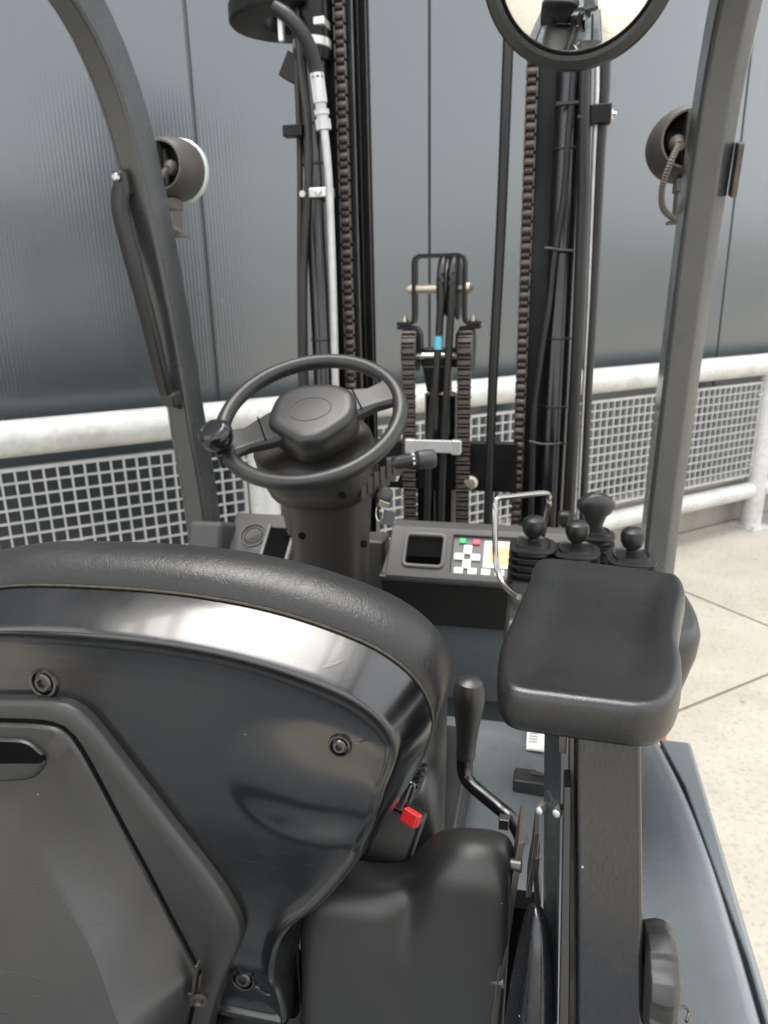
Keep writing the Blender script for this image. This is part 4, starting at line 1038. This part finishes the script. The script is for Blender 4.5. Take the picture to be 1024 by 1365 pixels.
def shellY(x, z, d=None):
    if d is None: d = odist(x, z)
    k = 1.0 + 1.1 * max(0, min(1, (1.30 - z) / 0.08))
    y = interp(YT, d * k)
    dx, dz = (x - BL.x), (z - BL.z)
    q = (dx / 0.072) ** 2 + (dz / 0.052) ** 2
    if q < 1.0:
        w = lerp_s(0.35, 1.0, 0.5 + (dx - 0.9 * dz) * 6)
        y -= 0.0125 * w * (1 - q) ** 1.35
    # neck towards the seat frame swings back
    y += lerp_s(0.0, 0.022, (1.15 - z) / 0.13) - 0.006 * math.exp(-((z - 1.105) / 0.016) ** 2)
    return y
sh = MB(); R = []
ins = [0, 0.002, 0.004, 0.007, 0.010, 0.013, 0.0155, 0.0165, 0.0175, 0.0185, 0.0195, 0.0205, 0.0213, 0.0222, 0.0230, 0.0240, 0.026, 0.028, 0.033, 0.040]
cen = [Vector((SC + (p.x - SC) * 0.10, min(max(p.y, 1.05), 1.36) * 0.5 + 1.22 * 0.5, 0)) for p in ol]
for d in ins:
    q = inset(ol, d) if d else ol
    R.append([Vector((p.x, shellY(p.x, p.y, d), p.y)) for p in q])
base = inset(ol, 0.040)
for k in range(1, 45):
    t = k / 44
    R.append([Vector((x := b.x * (1 - t) + c.x * t, shellY(x, z := b.y * (1 - t) + c.y * t), z)) for b, c in zip(base, cen)])
shell = sh.rings(R, cap0=False, cap1=True).build('backrest_shell', 'shell_plastic', fl, smooth=180)
# upholstered pad wrapped over the front
pd = MB(); R = []
nrm = [(o - i).normalized() for o, i in zip(ol, inset(ol, 0.01))]
for d, y in ((-0.002, 0.437), (0.006, 0.4385), (0.013, 0.443), (0.0185, 0.451), (0.0215, 0.461), (0.022, 0.472), (0.0195, 0.486), (0.013, 0.499), (0.004, 0.509), (-0.012, 0.516), (-0.035, 0.512), (-0.06, 0.507)):
    row = []
    for p, n_ in zip(ol, nrm):
        e = d * (0.25 + 0.75 * max(0, n_.y)) - (y - 0.437) * 0.75 * max(0, min(1, (1.345 - p.y) / 0.06)) * (1 if d > -0.01 else 0.6)
        row.append(Vector((p.x + n_.x * e, y, p.y + n_.y * e)))
    R.append(row)
pd.rings(R, cap0=False).build('backrest_pad', 'leather_soft', fl, smooth=180)
top_i = [i for i in range(200) if ol[i].y > 1.28]
seam = sorted([ol[i] for i in top_i], key=lambda p: math.atan2(p.x - SC, p.y - 1.25))
MB().tube([Vector((p.x, 0.4365, p.y + 0.0010)) for p in seam], 0.0011, 6).build('seam', 'seam', shell)
def shell_bolt(px, r=0.0072):
    x, z = px; y = shellY(x, z)
    M = along((x, y, z), (0.0, -1, 0.12))
    MB().lathe([(r * 1.75, -0.001), (r * 1.55, 0.0022), (r * 1.30, 0.0024), (r * 1.1, 0.0002), (r * 1.05, -0.001)], M, 28, cap=False).build('bolt_recess', 'shell_plastic', shell)
    MB().lathe([(r, -0.001), (r, 0.0022), (r * 0.82, 0.0034), (r * 0.50, 0.0034), (r * 0.45, 0.0008), (0.0002, 0.0008)], M, 12).build('bolt', 'steel_dark', shell, smooth=25)
shell_bolt(((-0.0700, 0.4080, 1.3469)[0], (-0.0700, 0.4080, 1.3469)[2])); shell_bolt(((0.1587, 0.3980, 1.3253)[0], (0.1587, 0.3980, 1.3253)[2]), 0.0050); shell_bolt(((0.0614, 0.4250, 1.0767)[0], (0.0614, 0.4250, 1.0767)[2]), 0.0068)
# cover with hinged door on the lower back
MC = frame((0, 0.4055, 0), (1, 0, 0), (0, 0, 1), (0, -1, 0))
def fl2(L): return [(p[0], p[2]) for p in L]
out_c = fl2([(-0.2814, 0.3950, 1.3100), (-0.1834, 0.3950, 1.3243), (-0.1009, 0.3950, 1.3333), (-0.0584, 0.3950, 1.3365), (-0.0393, 0.3950, 1.3319), (-0.0272, 0.3950, 1.3191), (-0.0050, 0.3950, 1.2864), (0.0258, 0.3950, 1.2398), (0.0580, 0.3950, 1.1920), (0.0732, 0.3950, 1.1565), (0.0699, 0.3950, 1.1322), (0.0523, 0.3950, 1.0912), (0.0296, 0.3950, 1.0201), (0.0017, 0.3950, 0.9414), (-0.1953, 0.3950, 0.8691), (-0.4438, 0.3950, 0.7896)])
cov = cushion(MB(), out_c, [(0.0, -0.02), (0.0, 0.004), (0.0015, 0.0070), (0.004, 0.0085), (0.012, 0.0095)], MC, 160).build('backrest_cover', 'cover_plastic', fl, smooth=50)
door_c = fl2([(-0.2724, 0.3930, 1.2951), (-0.1857, 0.3930, 1.3074), (-0.1027, 0.3930, 1.3165), (-0.0649, 0.3930, 1.3193), (-0.0493, 0.3930, 1.3156), (-0.0396, 0.3930, 1.3023), (-0.0274, 0.3930, 1.2728), (-0.0138, 0.3930, 1.2367), (0.0003, 0.3930, 1.2010), (0.0156, 0.3930, 1.1594), (0.0314, 0.3930, 1.1171), (0.0349, 0.3930, 1.1010), (0.0243, 0.3930, 1.0626), (0.0057, 0.3930, 0.9989), (-0.0256, 0.3930, 0.9450), (-0.1907, 0.3930, 0.8836), (-0.4200, 0.3930, 0.8113)])
MB().prism([(p.x, p.y) for p in inset(smooth_closed(door_c, 160), -0.0030)], MC @ Matrix.Translation((0, 0, 0.0085)), 0.0016).build('door_gap', 'shade_black', cov, smooth=0)
flat_c = fl2([(-0.2481, 0.3850, 1.2324), (-0.1943, 0.3850, 1.2423), (-0.1292, 0.3850, 1.2525), (-0.1142, 0.3850, 1.2535), (-0.1065, 0.3850, 1.2519), (-0.1007, 0.3850, 1.2474), (-0.0892, 0.3850, 1.2313), (-0.0704, 0.3800, 1.2124), (-0.0479, 0.3750, 1.1861), (-0.0237, 0.3700, 1.1545), (-0.0044, 0.3700, 1.1190), (0.0039, 0.3700, 1.1044), (0.0108, 0.3700, 1.0878), (0.0085, 0.3700, 1.0476), (-0.0099, 0.3700, 1.0177), (-0.1548, 0.3700, 0.9661), (-0.3215, 0.3700, 0.9164)])
def smooth_raw(pts, k=8):
    P = [Vector((x, y, 0)) for x, y in pts]; m = len(P); out = []
    for i in range(m):
        a, b, c, d = P[i - 1], P[i], P[(i + 1) % m], P[(i + 2) % m]
        for q in range(k):
            t = q / k; out.append(0.5 * ((2 * b) + (c - a) * t + (2 * a - 5 * b + 4 * c - d) * t * t + (3 * b - a - 3 * c + d) * t ** 3))
    return out
A_, B_ = smooth_raw(door_c), smooth_raw(flat_c)
zt_ = max(p.y for p in B_)
R = []
for t, h0 in ((0, 0.006), (0, 0.0115), (0.012, 0.0130), (0.03, 0.0138), (0.3, None), (0.6, None), (0.85, None), (0.93, None), (1.0, None), (1.06, None)):
    row = []
    for a_, b_ in zip(A_, B_):
        p = a_.lerp(b_, t)
        hf = 0.0150 + 0.34 * max(0, zt_ - b_.y)                  # door face stands out farther towards its foot
        h_ = h0 if h0 is not None else 0.0138 + (hf - 0.0138) * min(1, t * 1.02) ** 0.9
        if t > 0.95: h_ = 0.0150 + 0.34 * max(0, zt_ - p.y)
        row.append(MC @ Vector((p.x, p.y, h_)))
    R.append(row)
MB().rings(R).build('cover_door', 'cover_plastic', cov, smooth=25)
slot = fl2([(-0.1545, 0.3870, 1.2987), (-0.0998, 0.3870, 1.3060), (-0.0817, 0.3870, 1.3065), (-0.0702, 0.3870, 1.3003), (-0.0655, 0.3870, 1.2913), (-0.0693, 0.3870, 1.2842), (-0.0800, 0.3870, 1.2747), (-0.1076, 0.3870, 1.2679), (-0.1638, 0.3870, 1.2594)])
cushion(MB(), slot, [(0, 0.012), (0, 0.0165), (0.0015, 0.0180), (0.004, 0.0182)], MC, 80).build('door_pull', 'cover_plastic', cov, smooth=50)
slot2 = fl2([(-0.1529, 0.3850, 1.2976), (-0.0984, 0.3850, 1.3050), (-0.0803, 0.3850, 1.3055), (-0.0701, 0.3850, 1.2992), (-0.0664, 0.3850, 1.2920), (-0.0888, 0.3850, 1.2881), (-0.1573, 0.3850, 1.2790)])
cushion(MB(), slot2, [(0, 0.013), (0, 0.0186), (0.001, 0.0186)], MC, 80).build('pull_shade', 'shade_black', cov, smooth=30)  # raised black slab standing in for the shade of a hand recess
# wire spring clip at the door's lower corner
hc = V((0.0375, 0.3880, 1.1021))
cp_ = MB().bar((0.0436, 0.3840, 1.1294), (0.0339, 0.3840, 1.0858), 0.0022, 0.006, (0, 1, 0)).build('spring_clip', 'steel_worn', cov, bevel=0.0005)
MB().lathe([(0.007, 0), (0.007, 0.004), (0.004, 0.005), (0.003, 0.003), (0.0002, 0.003)], along((0.0388, 0.3880, 1.0900), (0.3, -1, 0)), 14).build('clip_rivet', 'steel_worn', cov)
MB().box((0.0340, 0.3870, 1.0884), (0.010, 0.004, 0.012)).build('clip_plate', 'steel_dark', cov, bevel=0.001)
MB().bar((0.0436, 0.3860, 1.1151), (0.0411, 0.3860, 1.1022), 0.002, 0.004, (0, 1, 0)).build('spring_clip', 'steel_worn', cov, bevel=0.0005)
# seat cushion with raised sides, its rear roll
def seat_sec(y, k):
    pr = [(-0.205, 0.99), (-0.212, 1.06), (-0.208, 1.125), (-0.190, 1.158), (-0.160, 1.150), (-0.125, 1.105), (0, 1.095), (0.125, 1.105), (0.160, 1.150), (0.184, 1.160), (0.200, 1.140), (0.205, 1.10), (0.203, 1.05), (0.198, 0.99)]
    tp = 1.0 - 0.62 * max(0, y - 0.60)
    return [Vector((x * (0.94 + 0.06 * k) * tp, y, 0.99 + (z - 0.99) * k)) for x, z in pr]
sc_ = MB().rings([seat_sec(y, k) for y, k in ((0.575, 0.55), (0.585, 0.8), (0.60, 0.96), (0.65, 1.0), (0.78, 1.0), (0.90, 0.96), (0.96, 0.85), (0.985, 0.6))])
sc_.build('seat_cushion', 'leather_soft', fl, smooth=180, subd=2)
cushion(MB(), [(-0.20, 0.46), (-0.05, 0.452), (0.08, 0.455), (0.105, 0.475), (0.11, 0.55), (0.10, 0.62), (-0.20, 0.62)], [(0.02, 0.93), (0.004, 0.945), (0.0, 0.965), (0.002, 0.99), (0.008, 1.004), (0.018, 1.010), (0.03, 1.011)], Matrix()).build('seat_rear_roll', 'leather', fl, smooth=180)
MB().box((0.0, 0.72, 0.945), (0.40, 0.46, 0.09)).build('seat_suspension', 'cover_plastic', fl, bevel=0.008)
MB().tube(curve([(0.0919, 0.4700, 0.9981), (0.0867, 0.4700, 0.9830), (0.0834, 0.4700, 0.9635), (0.0825, 0.4700, 0.9348)], 40), [0.0050 + 0.0010 * (i % 2) for i in range(40)], 10).build('cable_conduit', 'rubber', fl)

# plastic shroud on the seat's right side
stn = [(0.098, 1.03, 0.462), (0.0995, 1.10, 0.452), (0.103, 1.128, 0.446), (0.110, 1.148, 0.441), (0.122, 1.158, 0.438), (0.145, 1.161, 0.4365), (0.168, 1.162, 0.4365), (0.182, 1.163, 0.440), (0.190, 1.165, 0.446), (0.196, 1.171, 0.4495), (0.203, 1.184, 0.447), (0.211, 1.200, 0.440), (0.221, 1.212, 0.434), (0.236, 1.219, 0.431), (0.256, 1.218, 0.434), (0.266, 1.216, 0.4345), (0.272, 1.211, 0.436), (0.2755, 1.200, 0.439), (0.2765, 1.185, 0.444)]
R = []
for x, zt, yr in stn:
    zt -= 0.003 + 0.000 * max(0, min(1, (x - 0.195) / 0.03))
    hump = max(0, min(1, (x - 0.195) / 0.03)); r = 0.022 if hump < 0.5 else 0.026
    y0_ = 0.436 if 0.105 < x < 0.272 else yr
    pr = [(y0_ - 0.012, 0.80), (y0_ - 0.010, 0.95), (y0_ - 0.006, 1.05), (yr * 0.45 + y0_ * 0.55 - 0.001, zt - 2.2 * r), (yr, zt - 1.2 * r)]
    for k in range(1, 7):
        u = k / 6 * PI / 2
        pr.append((yr + r - r * math.cos(u), zt - r * 1.1 + r * 1.1 * math.sin(u) - 0.0))
    dz = -0.006 * (1 - hump) - 0.010 * hump
    pr += [(yr + 0.040, zt + dz * 0.4), (yr + 0.052, zt + dz), (yr + 0.060, zt - 0.018), (yr + 0.065, zt - 0.04), (yr + 0.066, 0.80)]
    bend = 0.0
    R.append([Vector((x + 0.020 * max(0, (1.15 - z)) * (0.0 if x < 0.2 else -1.0), y, z)) for y, z in pr])
shr = MB().rings(R).build('seat_side_shroud', 'cover_plastic', fl, smooth=180, subd=1)

# seat belt buckle
ba, bb = V((0.1642, 0.5000, 1.1343)), V((0.1813, 0.5150, 1.1898))
bk = MB().bar(ba, bb, 0.038, 0.024, (0.25, 1, 0.2)).build('belt_buckle', 'satin_plastic', fl, bevel=0.004, seg=3)
ax = (bb - ba).normalized()
rb = MB().bar(V((0.1876, 0.4960, 1.1886)), V((0.1908, 0.5000, 1.1996)), 0.016, 0.009, (0.5, 1, 0.2)).build('release_button', 'red_button', bk, bevel=0.002)
MB().bar(V((0.1750, 0.5100, 1.1897)), V((0.1839, 0.5200, 1.2173)), 0.018, 0.016, (0.25, 1, 0.2)).build('belt_tongue', 'shell_plastic', fl, bevel=0.005)
bt = MB().bar(V((0.1814, 0.5250, 1.1929)), V((0.1899, 0.5350, 1.2203)), 0.014, 0.018, (0.5, 1, 0.2)).build('tongue_grip', 'rubber', fl, bevel=0.004)
for k in range(5):
    q = V((0.1856, 0.5180, 1.2068)).lerp(V((0.1922, 0.5260, 1.2248)), k / 4)
    MB().bar(q - Vector((0.007, 0, 0.002)), q + Vector((0.007, 0, 0.004)), 0.003, 0.003).build('grip_rib', 'rubber', bt, bevel=0.001)

# recline lever with grey handle
lr = MB().tube(curve([(0.2825, 0.6200, 1.0768), (0.2758, 0.6250, 1.0891), (0.2676, 0.6300, 1.0984), (0.2546, 0.6400, 1.1012), (0.2363, 0.6500, 1.1075), (0.2207, 0.6600, 1.1136), (0.2152, 0.6650, 1.1234), (0.2150, 0.6650, 1.1386), (0.2170, 0.6650, 1.1622)], 50), 0.0074, 14).build('recline_lever', 'cyl_black', fl)
a, b = V((0.2173, 0.6650, 1.1408)), V((0.2201, 0.6650, 1.2214))
MB().lathe([(0.0088, -0.001), (0.0105, 0.0), (0.0108, 0.002), (0.0100, 0.006), (0.0108, 0.020), (0.0130, 0.042), (0.0160, 0.062), (0.0170, 0.074), (0.0163, 0.084), (0.0135, 0.091), (0.0080, 0.0945), (0.0003, 0.0955)], along(a, b - a), 26).build('lever_handle', 'satin_plastic', lr)
MB().box((0.2628, 0.6000, 1.1170), (0.010, 0.01, 0.012)).build('lever_stop', 'steel_dark', lr, bevel=0.001)

# ---------------------------------------------------------------- armrest
AZ = 1.395
pad_o = [(p[0], p[1]) for p in [(0.2867, 0.6101, 1.3950), (0.3360, 0.6056, 1.3950), (0.3835, 0.5961, 1.3950), (0.3976, 0.5884, 1.3950), (0.3977, 0.5567, 1.3950), (0.3879, 0.5116, 1.3950), (0.3791, 0.4680, 1.3950), (0.3760, 0.4356, 1.3900), (0.3705, 0.4055, 1.3900), (0.3613, 0.3826, 1.3900), (0.3468, 0.3714, 1.3900), (0.3227, 0.3713, 1.3900), (0.2980, 0.3727, 1.3900), (0.2777, 0.3744, 1.3900), (0.2682, 0.3816, 1.3900), (0.2638, 0.4002, 1.3900), (0.2625, 0.4322, 1.3900), (0.2655, 0.4607, 1.3950), (0.2707, 0.5037, 1.3950), (0.2778, 0.5607, 1.3950)]]
# crown: the middle dished, a raised lip at the rear and along the right
po = smooth_closed(pad_o, 140)
def padz(p, d, z):
    u = (p.y - 0.36) / 0.22
    return z - 0.004 * max(0, min(1, u)) ** 2 * (z > 1.38)
R = []
for d, z in ((0.014, 1.3695), (0.005, 1.3698), (0.0014, 1.3715), (0.0, 1.375), (-0.0004, 1.382), (0.0, 1.3895), (0.0005, 1.3930), (0.0015, 1.3957), (0.0032, 1.3973), (0.0055, 1.3978), (0.0085, 1.3974)):
    q = inset(po, d) if d else po
    R.append([Vector((p.x, p.y, padz(p, d, z))) for p in q])
last = [Vector((p.x, p.y, 0)) for p in R[-1]]
for _ in range(6): last = [(last[i - 1] + last[i] * 2 + last[(i + 1) % 140]) / 4 for i in range(140)]
cpt = sum(last, Vector()) / len(last)
for k in (0.05, 0.11, 0.18, 0.27, 0.38, 0.50, 0.62, 0.74, 0.86, 0.96):
    R.append([Vector((q.x, q.y, padz(q, 1, 1.3973 - lerp_s(0, 0.0042, k * 2.2)))) for q in (p.lerp(cpt, k) for p in last)])
MB().rings(R).build('armrest_pad', 'leather', fl, smooth=180)
# column: box section leaning back, side strips and plates
def quad_bar(name, tl, tr_, bl, br_, depth, m, par=fl, bev=0.002, dirv=(0, 1, 0)):
    dvv = V(dirv) * depth; P = [V(p) for p in (tl, tr_, br_, bl)]
    return MB().rings([P, [p + dvv for p in P]]).build(name, m, par, bevel=bev)
colm = quad_bar('armrest_column', (0.3134, 0.4250, 1.3510), (0.3533, 0.4250, 1.3560), (0.3301, 0.3450, 1.0349), (0.3723, 0.3450, 1.0506), 0.075, 'column_black', bev=0.0034, dirv=(0.0, 1, 0.1))
quad_bar('column_strip', (0.3080, 0.4150, 1.3058), (0.3123, 0.4150, 1.3064), (0.3162, 0.3450, 1.0297), (0.3234, 0.3450, 1.0324), 0.02, 'cover_plastic', bev=0.001)
quad_bar('column_flange', (0.3109, 0.4400, 1.3323), (0.3139, 0.4400, 1.3327), (0.3256, 0.3600, 1.0070), (0.3306, 0.3600, 1.0089), 0.05, 'steel_worn', bev=0.0006)
quad_bar('bracket_plate', (0.2948, 0.4900, 1.3018), (0.3057, 0.4500, 1.3293), (0.3114, 0.4200, 0.8972), (0.3178, 0.3700, 0.9867), 0.004, 'guard_side', bev=0.001)
quad_bar('bracket_tab', (0.3035, 0.4450, 1.3322), (0.3095, 0.4450, 1.3330), (0.3045, 0.4430, 1.3121), (0.3096, 0.4430, 1.3116), 0.01, 'steel_worn', bev=0.001)
for p in ((0.2949, 0.4680, 1.2438), (0.3063, 0.4400, 1.2663)):
    MB().lathe([(0.0036, -0.006), (0.0036, 0.002), (0.0029, 0.0036), (0.0014, 0.0042), (0.0002, 0.0042)], along(p, (-0.35, -0.9, 0.15)), 16).build('round_bolt', 'zinc', fl)
# adjusting knob with lobes on the right of the column
kc = V((0.3777, 0.3950, 1.1838)); kc.x = 0.374
R = []
for xx, rr in ((-0.010, 0.026), (-0.008, 0.0305), (0.0, 0.0325), (0.0055, 0.0320), (0.0085, 0.0295), (0.0105, 0.025), (0.011, 0.012)):
    ring = []
    for k in range(72):
        u = 2 * PI * k / 72; lob = 1 + 0.04 * (1 if math.cos(7 * u + 0.6) > 0.1 else (-1 if math.cos(7 * u + 0.6) < -0.4 else (math.cos(7 * u + 0.6) + 0.15) * 4))
        ring.append(kc + Vector((xx, rr * lob * math.cos(u), rr * lob * math.sin(u))))
    R.append(ring)
MB().rings(R).build('adjusting_knob', 'cover_plastic', fl, bevel=0.0012)
MB().lathe([(0.010, -0.05), (0.010, 0.0)], along(kc, (1, 0, 0)), 16).build('knob_stem', 'steel_dark', fl)
# curved guard sheet and worn link plates between shroud and column
gs = [[(0.2909, 0.4300, 1.1899), (0.2939, 0.4240, 1.1986), (0.2975, 0.4300, 1.1865)], [(0.2868, 0.4250, 1.1748), (0.2953, 0.4120, 1.1963), (0.3051, 0.4150, 1.1859)], [(0.2831, 0.4200, 1.1477), (0.2933, 0.4020, 1.1757), (0.3069, 0.4050, 1.1701)], [(0.2795, 0.4150, 1.1165), (0.2916, 0.3940, 1.1477), (0.3091, 0.3960, 1.1456)], [(0.2759, 0.4100, 1.0807), (0.2899, 0.3850, 1.1173), (0.3110, 0.3880, 1.1156)], [(0.2691, 0.4000, 1.0020), (0.2876, 0.3700, 1.0540), (0.3148, 0.3730, 1.0582)]]
gmb = MB(); G = []
for r in gs:
    a, b, c = (V(p) for p in r); row = []
    for k in range(9):
        t = k / 8; row.append(a * (1 - t) ** 2 + (2 * b - (a + c) / 2) * 2 * t * (1 - t) + c * t * t)
    G.append(row)
gmb.grid(G)
go = gmb.build('curved_guard', 'column_black', fl, smooth=180)
so = go.modifiers.new('solid', 'SOLIDIFY'); so.thickness = 0.003; so.offset = 1
sb = go.modifiers.new('sub', 'SUBSURF'); sb.levels = 1; sb.render_levels = 1
def plate_strip(name, left, wd, m, depth=0.03):
    R = []
    for (p, w) in zip(left, wd):
        p = V(p); R.append([p, p + Vector((w, 0.002, 0)), p + Vector((w, depth, 0)), p + Vector((0, depth, 0))])
    return MB().rings(R).build(name, m, fl, bevel=0.0008)
plate_strip('link_plate', [(0.2793, 0.4700, 1.2082), (0.2766, 0.4550, 1.1922), (0.2735, 0.4450, 1.1655), (0.2705, 0.4350, 1.1354), (0.2668, 0.4300, 1.0951), (0.2649, 0.4250, 1.0699), (0.2589, 0.4200, 0.9853)], [0.0050] * 7, 'steel_worn', 0.045)
plate_strip('link_plate', [(0.2911, 0.4850, 1.2059), (0.2898, 0.4750, 1.1870), (0.2873, 0.4650, 1.1703), (0.2870, 0.4600, 1.1657)], [0.0045] * 4, 'steel_dark', 0.03)
plate_strip('link_plate', [(0.2925, 0.4750, 1.1911), (0.2919, 0.4720, 1.1792), (0.2932, 0.4680, 1.1649), (0.2947, 0.4650, 1.1571)], [0.0045] * 4, 'steel_dark', 0.02)
for p in ((0.2727, 0.4620, 1.1942), (0.2636, 0.4370, 1.1052)):
    MB().lathe([(0.0050, -0.004), (0.0050, 0.010)], along(p, (1, -0.1, 0.1)), 14).build('spacer_sleeve', 'steel_dark', fl)
vbox('link_backing', 0.262, 0.300, 0.50, 0.52, 0.85, 1.115, 'shade_black', fl, 0.0)  # black sheet that paints the gap behind the plates dark

# ================================================================== unseen TREES behind the camera, added for reflections in the glossy wall
def tree(name, loc, hgt, rad, label, n=1500):
    t = thing(name, label, 'tree', loc, 'unseen trees across the yard')
    L = V(loc)
    tr_ = MB().tube([L, L + Vector((0.1, 0, hgt * 0.3)), L + Vector((0, 0.1, hgt * 0.75))], [rad * 0.09, rad * 0.06, rad * 0.02], 8)
    for k in range(6):
        u = k * 1.05; tr_.tube([L + Vector((0.05, 0, hgt * (0.25 + 0.06 * k))), L + Vector((rad * 0.6 * math.cos(u), rad * 0.6 * math.sin(u), hgt * (0.45 + 0.07 * k)))], [rad * 0.03, rad * 0.008], 6)
    tr_.build('trunk', 'bark', t)
    cr = MB(); rnd = random.Random(hash(name) % 97 + int(loc[0] * 7))
    clumps = [(rnd.uniform(-1, 1), rnd.uniform(-1, 1), rnd.uniform(-1, 1)) for _ in range(22)]
    for k in range(n):
        c = clumps[k % 22]; s = max(1, math.sqrt(sum(q * q for q in c)))
        p = L + Vector((c[0] / s * rad * 0.72 + rnd.gauss(0, rad * 0.17), c[1] / s * rad * 0.72 + rnd.gauss(0, rad * 0.17), hgt * 0.62 + c[2] / s * hgt * 0.30 + rnd.gauss(0, hgt * 0.06)))
        a = Vector((rnd.gauss(0, 1), rnd.gauss(0, 1), rnd.gauss(0, 1))).normalized(); b = a.orthogonal().normalized(); sz = rad * 0.085
        cr.add([p - a * sz, p + b * sz * 0.6, p + a * sz, p - b * sz * 0.6], [(0, 1, 2, 3)])
    cr.build('crown', 'leaf', t, smooth=0)
TL = ['unseen leafy green tree across the yard, nearest the wall', 'second unseen leafy tree across the yard from the wall', 'third unseen leafy tree across the yard from the wall', 'fourth unseen leafy tree across the yard from the wall', 'fifth unseen leafy tree across the yard, farthest from the wall']
for k in range(5):
    tree('leafy_tree', (46 + 2.0 * (k % 2), 30 - 8.0 * k, -0.01), 3.9 + 0.6 * ((k * 37) % 5) / 4, 3.6, TL[k])
